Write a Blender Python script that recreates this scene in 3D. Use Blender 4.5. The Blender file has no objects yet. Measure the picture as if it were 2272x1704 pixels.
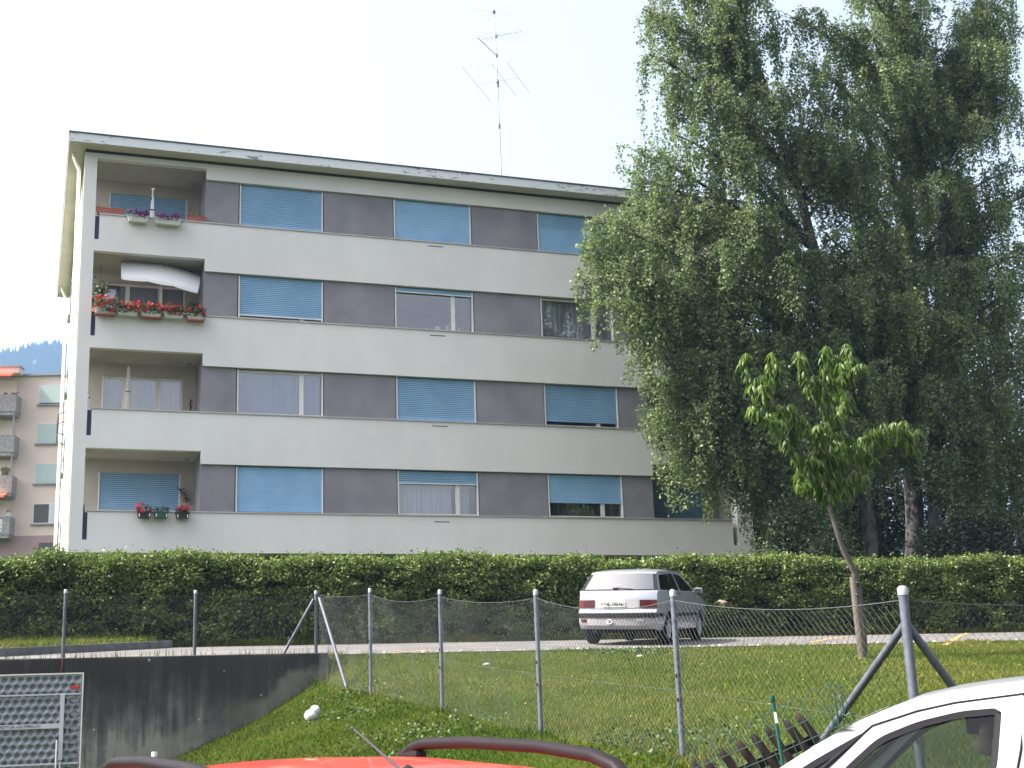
import bpy, bmesh, math, random
import numpy as np
from mathutils import Vector, Matrix
random.seed(7); rng = np.random.default_rng(7)
SC = bpy.context.scene
COL = SC.collection
PI = math.pi
R = math.radians

# ------------------------------------------------------------------ camera
F_PX, PITCH, ROLL, YAW, EYE = 2962.97, 0.237568, 0.035693, -0.348989, 1.6   # solved from the facade's lines
CX, CY = 1136.0, 852.0
RM = np.array(Matrix.Rotation(YAW, 3, 'Z') @ Matrix.Rotation(PITCH, 3, 'X') @ Matrix.Rotation(ROLL, 3, 'Y'))
cam = bpy.data.cameras.new('camera'); camo = bpy.data.objects.new('camera', cam); COL.objects.link(camo)
cam.sensor_width = 36; cam.lens = F_PX / 2272 * 36; cam.clip_start = 0.05; cam.clip_end = 9000
m4 = Matrix.Identity(4)
for i in range(3):
    m4[i][0] = RM[i][0]; m4[i][1] = RM[i][2]; m4[i][2] = -RM[i][1]
m4[2][3] = EYE
camo.matrix_world = m4
SC.camera = camo

def ray(px, py):
    return RM @ np.array([(px - CX) / F_PX, 1.0, -(py - CY) / F_PX])
def at(px, py, Y):
    """world point on the plane y = Y seen at pixel (px, py) of the photograph"""
    d = ray(px, py); t = Y / d[1]
    return Vector((d[0] * t, Y, d[2] * t + EYE))
def atd(px, py, dep):
    d = ray(px, py) * dep
    return Vector((d[0], d[1], d[2] + EYE))

# ------------------------------------------------------------------ sky, sun, exposure
SUN_EL = R(50)
SUN_DIR = Vector((-1.0 * math.cos(SUN_EL), 0.12 * math.cos(SUN_EL), math.sin(SUN_EL))).normalized()
world = bpy.data.worlds.new('World'); SC.world = world; world.use_nodes = True
wn = world.node_tree; bg = wn.nodes['Background']
sky = wn.nodes.new('ShaderNodeTexSky'); sky.sky_type = 'NISHITA'; sky.sun_disc = False
sky.sun_elevation = SUN_EL; sky.sun_rotation = math.atan2(SUN_DIR.x, SUN_DIR.y)
sky.altitude = 450; sky.air_density = 1.0; sky.dust_density = 10.0; sky.ozone_density = 0.0
bg.inputs['Strength'].default_value = 0.15
wb = wn.nodes.new('ShaderNodeMixRGB'); wb.blend_type = 'MULTIPLY'; wb.inputs[0].default_value = 1; wb.inputs[2].default_value = (1.02, 0.985, 0.985, 1)   # the camera's white balance
hz_ = wn.nodes.new('ShaderNodeHueSaturation'); hz_.inputs['Saturation'].default_value = 0.42      # milky summer sky
wn.links.new(sky.outputs[0], hz_.inputs['Color']); wn.links.new(hz_.outputs[0], wb.inputs[1]); wn.links.new(wb.outputs[0], bg.inputs['Color'])
sun = bpy.data.lights.new('sun', 'SUN'); suno = bpy.data.objects.new('sun', sun); COL.objects.link(suno)
sun.energy = 4.6; sun.angle = R(0.6); sun.color = (1.0, 0.96, 0.88)
suno.rotation_euler = (-SUN_DIR).to_track_quat('-Z', 'Y').to_euler()
SC.view_settings.view_transform = 'Standard'; SC.view_settings.look = 'None'
SC.view_settings.gamma = 1.0; SC.view_settings.use_curve_mapping = False
SC.view_settings.exposure = 1.5
SC.render.engine = 'CYCLES'
cy = SC.cycles
cy.use_denoising = True; cy.max_bounces = 8; cy.transparent_max_bounces = 16; cy.volume_bounces = 1
cy.diffuse_bounces = 3; cy.glossy_bounces = 4; cy.transmission_bounces = 6
cy.caustics_reflective = False; cy.caustics_refractive = False

# ------------------------------------------------------------------ materials
def mat(name, col, rough=0.8, col2=None, scale=4.0, detail=4.0, lo=0.35, hi=0.65, bump=0.0, bscale=60.0, metal=0.0,
        spec=0.5, coat=0.0, stretch=None, island=0.0, transl=0.0, tcol=None):
    m = bpy.data.materials.new(name); m.use_nodes = True
    nt = m.node_tree; N = nt.nodes; L = nt.links; b = N['Principled BSDF']
    b.inputs['Roughness'].default_value = rough; b.inputs['Metallic'].default_value = metal
    b.inputs['Specular IOR Level'].default_value = spec
    if coat: b.inputs['Coat Weight'].default_value = coat; b.inputs['Coat Roughness'].default_value = 0.04
    src = None
    tc = N.new('ShaderNodeTexCoord'); mp = N.new('ShaderNodeMapping'); L.new(tc.outputs['Object'], mp.inputs[0])
    if stretch: mp.inputs['Scale'].default_value = stretch
    if col2 is not None:
        nz = N.new('ShaderNodeTexNoise'); nz.inputs['Scale'].default_value = scale; nz.inputs['Detail'].default_value = detail
        L.new(mp.outputs[0], nz.inputs['Vector'])
        rp = N.new('ShaderNodeValToRGB'); rp.color_ramp.elements[0].position = lo; rp.color_ramp.elements[1].position = hi
        rp.color_ramp.elements[0].color = (*col, 1); rp.color_ramp.elements[1].color = (*col2, 1)
        L.new(nz.outputs[0], rp.inputs[0]); src = rp.outputs[0]
    if island:
        g = N.new('ShaderNodeNewGeometry'); hs = N.new('ShaderNodeHueSaturation')
        ma = N.new('ShaderNodeMapRange'); ma.inputs[3].default_value = 1 - island; ma.inputs[4].default_value = 1 + island
        L.new(g.outputs['Random Per Island'], ma.inputs[0]); L.new(ma.outputs[0], hs.inputs['Value'])
        ml = N.new('ShaderNodeMath'); ml.operation = 'MULTIPLY_ADD'; ml.inputs[1].default_value = -0.035 * island / 0.4; ml.inputs[2].default_value = 0.515
        L.new(g.outputs['Random Per Island'], ml.inputs[0]); L.new(ml.outputs[0], hs.inputs['Hue'])
        if src is not None: L.new(src, hs.inputs['Color'])
        else: hs.inputs['Color'].default_value = (*col, 1)
        src = hs.outputs[0]
    if src is not None: L.new(src, b.inputs['Base Color'])
    else: b.inputs['Base Color'].default_value = (*col, 1)
    if bump:
        n2 = N.new('ShaderNodeTexNoise'); n2.inputs['Scale'].default_value = bscale; n2.inputs['Detail'].default_value = 3
        L.new(mp.outputs[0], n2.inputs['Vector'])
        bp = N.new('ShaderNodeBump'); bp.inputs['Strength'].default_value = bump; bp.inputs['Distance'].default_value = 0.01
        L.new(n2.outputs[0], bp.inputs['Height']); L.new(bp.outputs[0], b.inputs['Normal'])
    if transl:
        t = N.new('ShaderNodeBsdfTranslucent'); mx = N.new('ShaderNodeMixShader'); mx.inputs[0].default_value = transl
        if tcol: t.inputs[0].default_value = (*tcol, 1)
        elif src is not None: L.new(src, t.inputs[0])
        L.new(b.outputs[0], mx.inputs[1]); L.new(t.outputs[0], mx.inputs[2])
        L.new(mx.outputs[0], N['Material Output'].inputs['Surface'])
    return m

def glass_mat(name, tint=(0.75, 0.8, 0.82), base_refl=0.10, grazing=0.9, rough=0.0, dirt=0.0):
    m = bpy.data.materials.new(name); m.use_nodes = True
    nt = m.node_tree; N = nt.nodes; L = nt.links; N.remove(N['Principled BSDF'])
    tr = N.new('ShaderNodeBsdfTransparent'); tr.inputs[0].default_value = (*tint, 1)
    gl = N.new('ShaderNodeBsdfGlossy'); gl.inputs['Roughness'].default_value = rough
    lw = N.new('ShaderNodeLayerWeight'); lw.inputs[0].default_value = 0.5
    pw = N.new('ShaderNodeMath'); pw.operation = 'POWER'; pw.inputs[1].default_value = 3.0
    L.new(lw.outputs['Facing'], pw.inputs[0])
    mr = N.new('ShaderNodeMapRange'); mr.inputs[3].default_value = base_refl; mr.inputs[4].default_value = grazing
    L.new(pw.outputs[0], mr.inputs[0])
    mx = N.new('ShaderNodeMixShader'); L.new(mr.outputs[0], mx.inputs[0]); L.new(tr.outputs[0], mx.inputs[1]); L.new(gl.outputs[0], mx.inputs[2])
    out = mx
    if dirt:
        df = N.new('ShaderNodeBsdfDiffuse'); df.inputs[0].default_value = (0.5, 0.5, 0.48, 1)
        m2 = N.new('ShaderNodeMixShader'); m2.inputs[0].default_value = dirt
        L.new(mx.outputs[0], m2.inputs[1]); L.new(df.outputs[0], m2.inputs[2]); out = m2
    L.new(out.outputs[0], N['Material Output'].inputs['Surface'])
    return m

M = {}
M['plaster'] = mat('pale_plaster', (0.675, 0.665, 0.645), 0.92, (0.73, 0.72, 0.70), scale=0.7, detail=6, bump=0.25, bscale=140, stretch=(1, 1, 0.6))
def add_streaks(m, amount=0.10):
    nt = m.node_tree; N = nt.nodes; L = nt.links; b = N['Principled BSDF']; src = b.inputs['Base Color'].links[0].from_socket
    tc = N.new('ShaderNodeTexCoord'); mp = N.new('ShaderNodeMapping'); mp.inputs['Scale'].default_value = (1.3, 1.3, 0.16); L.new(tc.outputs['Object'], mp.inputs[0])
    nz = N.new('ShaderNodeTexNoise'); nz.inputs['Scale'].default_value = 2.0; nz.inputs['Detail'].default_value = 8; L.new(mp.outputs[0], nz.inputs['Vector'])
    n2 = N.new('ShaderNodeTexNoise'); n2.inputs['Scale'].default_value = 0.35; n2.inputs['Detail'].default_value = 5; L.new(tc.outputs['Object'], n2.inputs['Vector'])
    ad = N.new('ShaderNodeMath'); ad.operation = 'ADD'; L.new(nz.outputs[0], ad.inputs[0]); L.new(n2.outputs[0], ad.inputs[1])
    mr = N.new('ShaderNodeMapRange'); mr.inputs[1].default_value = 0.75; mr.inputs[2].default_value = 1.25; mr.inputs[3].default_value = 1 - amount; mr.inputs[4].default_value = 1 + amount * .4; L.new(ad.outputs[0], mr.inputs[0])
    hs = N.new('ShaderNodeHueSaturation'); L.new(mr.outputs[0], hs.inputs['Value']); L.new(src, hs.inputs['Color']); L.new(hs.outputs[0], b.inputs['Base Color'])
add_streaks(M['plaster'], 0.035)
M['plaster_side'] = mat('sunlit_plaster', (0.72, 0.70, 0.60), 0.92, (0.78, 0.76, 0.67), scale=0.8, bump=0.2, bscale=140)  # lit copy of the facade plaster, warm sunlight put into the cream
M['loggia'] = mat('shaded_loggia_plaster', (0.40, 0.365, 0.31), 0.92, (0.46, 0.42, 0.36), scale=1.2, bump=0.2, bscale=140)  # colour darkened to carry the shade inside the loggia
M['panel'] = mat('grey_render', (0.215, 0.207, 0.228), 0.95, (0.275, 0.265, 0.29), scale=1.1, detail=7, bump=0.35, bscale=90)
add_streaks(M['panel'], 0.07)
M['coping'] = mat('coping_metal', (0.50, 0.47, 0.43), 0.5, (0.40, 0.38, 0.36), scale=3, metal=0.3)
M['white'] = mat('white_paint', (0.74, 0.74, 0.72), 0.5, (0.66, 0.66, 0.64), scale=6)
M['shutter'] = mat('blue_shutter', (0.22, 0.40, 0.60), 0.45, (0.27, 0.46, 0.67), scale=1.5, spec=0.4)
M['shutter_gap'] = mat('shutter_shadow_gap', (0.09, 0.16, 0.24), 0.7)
M['shutter_pale'] = mat('pale_green_shutter', (0.40, 0.50, 0.46), 0.6)
M['glass'] = glass_mat('window_glass', (0.88, 0.90, 0.92), 0.17, 0.95)
M['curtain'] = mat('net_curtain', (0.62, 0.64, 0.70), 0.9, (0.5, 0.52, 0.58), scale=20, stretch=(1, 1, 0.05))
M['curtain_grey'] = mat('grey_curtain', (0.34, 0.35, 0.35), 0.9, (0.60, 0.61, 0.61), scale=9, stretch=(1, 1, 0.05))
M['curtain_dark'] = mat('dark_curtain', (0.10, 0.09, 0.085), 0.9, (0.2, 0.18, 0.17), scale=14, stretch=(1, 1, 0.05))
M['blind'] = mat('sky_tinted_blind', (0.24, 0.30, 0.47), 0.9, (0.28, 0.345, 0.52), scale=4)  # blue of the sky's reflection put into the blind colour
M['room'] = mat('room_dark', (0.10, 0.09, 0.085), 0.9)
M['basement'] = mat('basement_concrete', (0.10, 0.09, 0.095), 0.9, (0.07, 0.065, 0.07), scale=2)
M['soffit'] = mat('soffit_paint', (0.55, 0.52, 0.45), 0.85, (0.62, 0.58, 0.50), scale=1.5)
M['ceiling'] = mat('shaded_ceiling_paint', (0.34, 0.31, 0.27), 0.92, (0.40, 0.365, 0.32), scale=1.5)  # darker copy of the soffit paint, balcony shade put into its colour
M['dark'] = mat('dark_strip', (0.04, 0.04, 0.055), 0.7, spec=0.15)
M['black'] = mat('black_rubber', (0.014, 0.014, 0.017), 0.7, spec=0.12)
M['bluerail'] = mat('blue_railing', (0.035, 0.04, 0.11), 0.6)
M['roofing'] = mat('roof_felt', (0.09, 0.085, 0.10), 0.9)
M['pipe'] = mat('cream_pipe', (0.74, 0.72, 0.62), 0.5)
M['galv'] = mat('galvanised_steel', (0.088, 0.102, 0.130), 0.5, (0.13, 0.145, 0.175), scale=22, metal=0.35)
M['galv_dark'] = mat('dark_galvanised_steel', (0.075, 0.085, 0.105), 0.55, (0.11, 0.12, 0.145), scale=22, metal=0.25)
M['wire'] = mat('galvanised_wire', (0.075, 0.085, 0.085), 0.5, metal=0.3)
M['wire_dark'] = mat('dull_wire', (0.025, 0.032, 0.03), 0.6, metal=0.2)
M['cap'] = mat('post_cap', (0.32, 0.32, 0.33), 0.4, metal=0.2)
M['mast'] = mat('antenna_metal', (0.42, 0.42, 0.48), 0.5, metal=0.3)
M['mastdark'] = mat('antenna_clamp', (0.10, 0.10, 0.16), 0.6)
M['terra'] = mat('terracotta', (0.40, 0.13, 0.08), 0.75, (0.34, 0.10, 0.065), scale=8)
M['planterwhite'] = mat('white_planter', (0.62, 0.61, 0.56), 0.6)
M['plantergreen'] = mat('green_planter', (0.03, 0.09, 0.05), 0.6)
M['planterblack'] = mat('dark_planter', (0.02, 0.025, 0.022), 0.6)
M['geranium'] = mat('red_petals', (0.62, 0.025, 0.02), 0.6, island=0.3, transl=0.2)
M['geraniumpink'] = mat('crimson_petals', (0.55, 0.03, 0.07), 0.6, island=0.3, transl=0.2)
M['petunia'] = mat('purple_petals', (0.30, 0.015, 0.24), 0.6, island=0.45, transl=0.2)
M['plantleaf'] = mat('plant_leaf', (0.04, 0.085, 0.025), 0.6, island=0.4, transl=0.25)
M['parasol'] = mat('white_canvas', (0.88, 0.88, 0.89), 0.9, transl=0.2, tcol=(0.7, 0.7, 0.68))
M['wood_pole'] = mat('pale_pole', (0.60, 0.57, 0.50), 0.6)
M['blackwall'] = mat('wall_figure', (0.02, 0.02, 0.02), 0.5)
M['pinkwall'] = mat('pink_plaster', (0.67, 0.535, 0.455), 0.9, (0.71, 0.575, 0.495), scale=0.5)
M['pinkdark'] = mat('mauve_plaster', (0.35, 0.235, 0.23), 0.9, (0.39, 0.265, 0.26), scale=0.5)
M['exposed'] = mat('washed_concrete', (0.22, 0.21, 0.20), 0.95, (0.38, 0.36, 0.34), scale=9, detail=2)
M['orange'] = mat('orange_awning', (0.75, 0.12, 0.05), 0.7)
M['olive'] = mat('olive_cloth', (0.17, 0.15, 0.06), 0.9)
M['greystone'] = mat('grey_sill', (0.24, 0.25, 0.27), 0.8)
M['creamwall'] = mat('cream_render', (0.80, 0.70, 0.55), 0.9)
M['asphalt'] = mat('pale_asphalt', (0.095, 0.090, 0.088), 0.9, (0.14, 0.132, 0.127), scale=1.3, detail=9, bump=0.4, bscale=120)
M['asphalt2'] = mat('street_asphalt', (0.05, 0.05, 0.05), 0.9, (0.07, 0.07, 0.07), scale=2, detail=8, bump=0.4, bscale=120)
M['kerb'] = mat('kerb_concrete', (0.10, 0.10, 0.105), 0.9, (0.15, 0.15, 0.15), scale=5)
M['yellow'] = mat('yellow_road_paint', (0.42, 0.26, 0.05), 0.7, (0.25, 0.18, 0.07), scale=8)
M['silver'] = mat('silver_paint', (0.32, 0.33, 0.385), 0.32, metal=0.4, coat=0.6)
M['silver2'] = mat('silver_bumper', (0.30, 0.295, 0.305), 0.5, metal=0.1)
M['whitecar'] = mat('white_car_paint', (0.34, 0.355, 0.39), 0.3, coat=0.7)
M['red'] = mat('red_car_paint', (0.58, 0.055, 0.035), 0.3, (0.62, 0.065, 0.042), scale=3, coat=0.7)
M['railplastic'] = mat('roof_rail_plastic', (0.014, 0.010, 0.011), 0.5, spec=0.12)
M['carglass'] = glass_mat('car_glass', (0.22, 0.27, 0.25), 0.05, 0.8)
M['carglass2'] = glass_mat('clear_car_glass', (0.52, 0.62, 0.55), 0.03, 0.7)
M['reargl'] = glass_mat('rear_glass', (0.30, 0.32, 0.34), 0.30, 0.9, rough=0.2)
M['lens'] = mat('red_lens', (0.050, 0.003, 0.006), 0.3, coat=0.2)
M['lens_orange'] = mat('amber_lens', (0.085, 0.012, 0.006), 0.3, coat=0.2)
M['reflectorgrey'] = mat('clear_lens', (0.35, 0.34, 0.33), 0.3)
M['hub'] = mat('wheel_rim', (0.42, 0.42, 0.42), 0.4, metal=0.4)
M['interior'] = mat('car_interior', (0.02, 0.021, 0.021), 0.9, spec=0.1)
M['beige'] = mat('beige_plastic', (0.62, 0.43, 0.34), 0.6)
M['textblack'] = mat('black_print', (0.012, 0.012, 0.014), 0.6)
M['plate'] = mat('white_plate', (0.72, 0.72, 0.68), 0.5)
M['redprint'] = mat('red_print', (0.5, 0.03, 0.03), 0.5)
M['bluegrey'] = mat('table_frame_grey', (0.46, 0.49, 0.52), 0.5)
M['tabletop'] = mat('pressed_grey_sheet', (0.20, 0.225, 0.25), 0.4, (0.235, 0.26, 0.285), scale=5, metal=0.25)
M['picket'] = mat('brown_picket_wood', (0.013, 0.009, 0.008), 0.8, (0.03, 0.021, 0.018), scale=7, stretch=(3, 3, 0.4), bump=0.3, bscale=40, spec=0.15)
M['greenwire'] = mat('green_coated_wire', (0.03, 0.075, 0.06), 0.5)
M['greenpost'] = mat('green_post', (0.012, 0.07, 0.05), 0.4)
M['stake'] = mat('weathered_stake', (0.075, 0.060, 0.048), 0.85, (0.12, 0.097, 0.078), scale=6, stretch=(4, 4, 0.3), bump=0.4, bscale=40)
M['cherrybark'] = mat('cherry_bark', (0.07, 0.058, 0.05), 0.8, (0.11, 0.09, 0.08), scale=9, bump=0.3, bscale=40)
M['cherryleaf'] = mat('cherry_leaf', (0.062, 0.112, 0.013), 0.42, island=0.4, transl=0.35, tcol=(0.15, 0.26, 0.02), spec=0.35)
M['birchbark'] = mat('birch_bark', (0.085, 0.078, 0.072), 0.85, (0.025, 0.024, 0.023), scale=5, lo=0.42, hi=0.6, stretch=(1, 1, 0.6), bump=0.4, bscale=25)
M['birchleaf'] = mat('birch_leaf', (0.120, 0.172, 0.072), 0.45, island=0.5, transl=0.42, tcol=(0.19, 0.27, 0.09), spec=0.3)
M['twig'] = mat('twig_bark', (0.06, 0.05, 0.045), 0.85)
M['darkleaf'] = mat('dark_tree_leaf', (0.030, 0.050, 0.020), 0.6, island=0.5, transl=0.2)
M['shrubleaf'] = mat('shrub_leaf', (0.075, 0.115, 0.045), 0.55, island=0.5, transl=0.3)
M['hedgeleaf'] = mat('hedge_leaf', (0.118, 0.170, 0.050), 0.45, island=0.5, transl=0.28, tcol=(0.13, 0.21, 0.03), spec=0.28)
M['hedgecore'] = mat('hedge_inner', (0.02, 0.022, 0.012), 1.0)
M['bankgrass'] = mat('bank_grass', (0.034, 0.072, 0.005), 0.6, (0.06, 0.086, 0.010), scale=0.6, detail=6, lo=0.4, hi=0.62, island=0.4, transl=0.25, spec=0.1)  # blades on the bank, a darker green than the slope behind
M['grassblade'] = mat('grass_blade', (0.080, 0.122, 0.014), 0.6, (0.132, 0.146, 0.028), scale=0.35, detail=5, lo=0.4, hi=0.62, island=0.35, transl=0.3, spec=0.12)
M['dandelion'] = mat('yellow_flower', (0.75, 0.52, 0.03), 0.6)
M['clover'] = mat('weed_leaf', (0.032, 0.075, 0.014), 0.6, island=0.4, transl=0.2)
M['stone'] = mat('white_stone', (0.50, 0.495, 0.48), 0.8, (0.38, 0.38, 0.38), scale=12)
M['feather'] = mat('brown_feathers', (0.19, 0.125, 0.085), 0.8, (0.30, 0.22, 0.16), scale=60)
M['rust'] = mat('rusty_red_paint', (0.13, 0.03, 0.03), 0.8)

# soil under the grass
m = mat('lawn_soil', (0.020, 0.036, 0.003), 1.0, (0.040, 0.048, 0.008), scale=0.9, detail=9, bump=0.5, bscale=30, spec=0.02); M['lawn'] = m
# weathered fascia: white paint flaking in patches along its length
def fascia_mat():
    m = bpy.data.materials.new('flaking_white_paint'); m.use_nodes = True
    nt = m.node_tree; N = nt.nodes; L = nt.links; b = N['Principled BSDF']; b.inputs['Roughness'].default_value = 0.7
    tc = N.new('ShaderNodeTexCoord'); mp = N.new('ShaderNodeMapping'); mp.inputs['Scale'].default_value = (1.2, 1, 4)
    L.new(tc.outputs['Object'], mp.inputs[0])
    n1 = N.new('ShaderNodeTexNoise'); n1.inputs['Scale'].default_value = 2.6; n1.inputs['Detail'].default_value = 9; n1.inputs['Roughness'].default_value = 0.72
    L.new(mp.outputs[0], n1.inputs['Vector'])
    n2 = N.new('ShaderNodeTexNoise'); n2.inputs['Scale'].default_value = 0.28; L.new(tc.outputs['Object'], n2.inputs['Vector'])
    ad = N.new('ShaderNodeMath'); ad.operation = 'MULTIPLY_ADD'; ad.inputs[1].default_value = 0.35; L.new(n2.outputs[0], ad.inputs[0]); L.new(n1.outputs[0], ad.inputs[2])
    rp = N.new('ShaderNodeValToRGB'); e = rp.color_ramp.elements
    e[0].position = 0.765; e[0].color = (0.66, 0.69, 0.71, 1); e[1].position = 0.80; e[1].color = (0.20, 0.20, 0.23, 1)
    L.new(ad.outputs[0], rp.inputs[0]); L.new(rp.outputs[0], b.inputs['Base Color'])
    return m
M['fascia'] = fascia_mat()
# retaining wall: dark algae streaks hanging from the top, paler cement below
def wall_mat():
    m = bpy.data.materials.new('stained_concrete'); m.use_nodes = True
    nt = m.node_tree; N = nt.nodes; L = nt.links; b = N['Principled BSDF']; b.inputs['Roughness'].default_value = 0.92
    tc = N.new('ShaderNodeTexCoord'); sp = N.new('ShaderNodeSeparateXYZ'); L.new(tc.outputs['Object'], sp.inputs[0])
    mp = N.new('ShaderNodeMapping'); mp.inputs['Scale'].default_value = (5, 1, 0.45); L.new(tc.outputs['Object'], mp.inputs[0])
    n1 = N.new('ShaderNodeTexNoise'); n1.inputs['Scale'].default_value = 2.2; n1.inputs['Detail'].default_value = 7; L.new(mp.outputs[0], n1.inputs['Vector'])
    n2 = N.new('ShaderNodeTexNoise'); n2.inputs['Scale'].default_value = 1.3; n2.inputs['Detail'].default_value = 8; n2.inputs['Roughness'].default_value = 0.65
    L.new(tc.outputs['Object'], n2.inputs['Vector'])
    mr = N.new('ShaderNodeMapRange'); mr.inputs[1].default_value = 1.1; mr.inputs[2].default_value = 2.45; L.new(sp.outputs[2], mr.inputs[0])
    a1 = N.new('ShaderNodeMath'); a1.operation = 'MULTIPLY_ADD'; a1.inputs[1].default_value = 0.55; L.new(n1.outputs[0], a1.inputs[0])
    h = N.new('ShaderNodeMath'); h.operation = 'MULTIPLY'; h.inputs[1].default_value = 0.42; L.new(mr.outputs[0], h.inputs[0]); L.new(h.outputs[0], a1.inputs[2])
    a2 = N.new('ShaderNodeMath'); a2.operation = 'MULTIPLY_ADD'; a2.inputs[1].default_value = 0.62; L.new(n2.outputs[0], a2.inputs[0]); L.new(a1.outputs[0], a2.inputs[2])
    rp = N.new('ShaderNodeValToRGB'); e = rp.color_ramp.elements
    e[0].position = 0.57; e[0].color = (0.22, 0.215, 0.185, 1)
    e[1].position = 0.98; e[1].color = (0.024, 0.021, 0.021, 1)
    k = e.new(0.66); k.color = (0.115, 0.118, 0.115, 1)
    k = e.new(0.80); k.color = (0.052, 0.05, 0.05, 1)
    L.new(a2.outputs[0], rp.inputs[0])
    # paler cement and moss line left where the bank once reached higher
    xa = N.new('ShaderNodeMath'); xa.operation = 'MULTIPLY_ADD'; xa.inputs[1].default_value = -0.454; L.new(sp.outputs[0], xa.inputs[0]); L.new(sp.outputs[2], xa.inputs[2])
    n3 = N.new('ShaderNodeTexNoise'); n3.inputs['Scale'].default_value = 2.4; n3.inputs['Detail'].default_value = 8; L.new(tc.outputs['Object'], n3.inputs['Vector'])
    xb = N.new('ShaderNodeMath'); xb.operation = 'MULTIPLY_ADD'; xb.inputs[1].default_value = 0.7; L.new(n3.outputs[0], xb.inputs[0]); L.new(xa.outputs[0], xb.inputs[2])
    fm = N.new('ShaderNodeMapRange'); fm.inputs[1].default_value = 0.66; fm.inputs[2].default_value = 0.78; fm.inputs[3].default_value = 0.62; fm.inputs[4].default_value = 0.0; L.new(xb.outputs[0], fm.inputs[0])
    mp_ = N.new('ShaderNodeMixRGB'); mp_.inputs[2].default_value = (0.20, 0.195, 0.165, 1); L.new(fm.outputs[0], mp_.inputs[0]); L.new(rp.outputs[0], mp_.inputs[1])
    n4 = N.new('ShaderNodeTexNoise'); n4.inputs['Scale'].default_value = 0.8; n4.inputs['Detail'].default_value = 6; L.new(tc.outputs['Object'], n4.inputs['Vector'])
    fd = N.new('ShaderNodeMapRange'); fd.inputs[1].default_value = 0.5; fd.inputs[2].default_value = 0.66; fd.inputs[3].default_value = 0.0; fd.inputs[4].default_value = 0.65; L.new(n4.outputs[0], fd.inputs[0])
    md = N.new('ShaderNodeMixRGB'); md.inputs[2].default_value = (0.03, 0.028, 0.026, 1); L.new(fd.outputs[0], md.inputs[0]); L.new(mp_.outputs[0], md.inputs[1]); rp = md
    # small white lime spots
    vo = N.new('ShaderNodeTexVoronoi'); vo.inputs['Scale'].default_value = 3.1
    dst = N.new('ShaderNodeMixRGB'); dst.blend_type = 'ADD'; dst.inputs[0].default_value = 0.10; L.new(tc.outputs['Object'], dst.inputs[1]); n9 = N.new('ShaderNodeTexNoise'); n9.inputs['Scale'].default_value = 22; L.new(n9.outputs[1], dst.inputs[2]); L.new(dst.outputs[0], vo.inputs['Vector'])
    lt = N.new('ShaderNodeMath'); lt.operation = 'LESS_THAN'; lt.inputs[1].default_value = 0.055; L.new(vo.outputs['Distance'], lt.inputs[0])
    mx = N.new('ShaderNodeMixRGB'); mx.inputs[2].default_value = (0.32, 0.32, 0.31, 1); L.new(lt.outputs[0], mx.inputs[0]); L.new(rp.outputs[0], mx.inputs[1])
    L.new(mx.outputs[0], b.inputs['Base Color'])
    bp = N.new('ShaderNodeBump'); bp.inputs['Strength'].default_value = 0.4; bp.inputs['Distance'].default_value = 0.02
    L.new(n2.outputs[0], bp.inputs['Height']); L.new(bp.outputs[0], b.inputs['Normal'])
    return m
M['wall'] = wall_mat()
M['hill'] = mat('far_forest', (0.022, 0.036, 0.016), 1.0, (0.04, 0.06, 0.026), scale=0.02, detail=8)

# ------------------------------------------------------------------ mesh helpers
def link(name, me, m=None, parent=None, loc=None):
    o = bpy.data.objects.new(name, me); COL.objects.link(o)
    if m is not None and me is not None and not me.materials: me.materials.append(m)
    if parent is not None: o.parent = parent
    if loc is not None: o.location = loc
    return o
def tag(o, label=None, cat=None, group=None, kind=None):
    if label: o['label'] = label
    if cat: o['category'] = cat
    if group: o['group'] = group
    if kind: o['kind'] = kind
    return o
def thing(name, loc, label, cat, group=None, rot=None):
    o = bpy.data.objects.new(name, None); COL.objects.link(o); o.location = loc; o.empty_display_size = 0.2
    if rot is not None: o.rotation_euler = rot
    return tag(o, label, cat, group)

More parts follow.
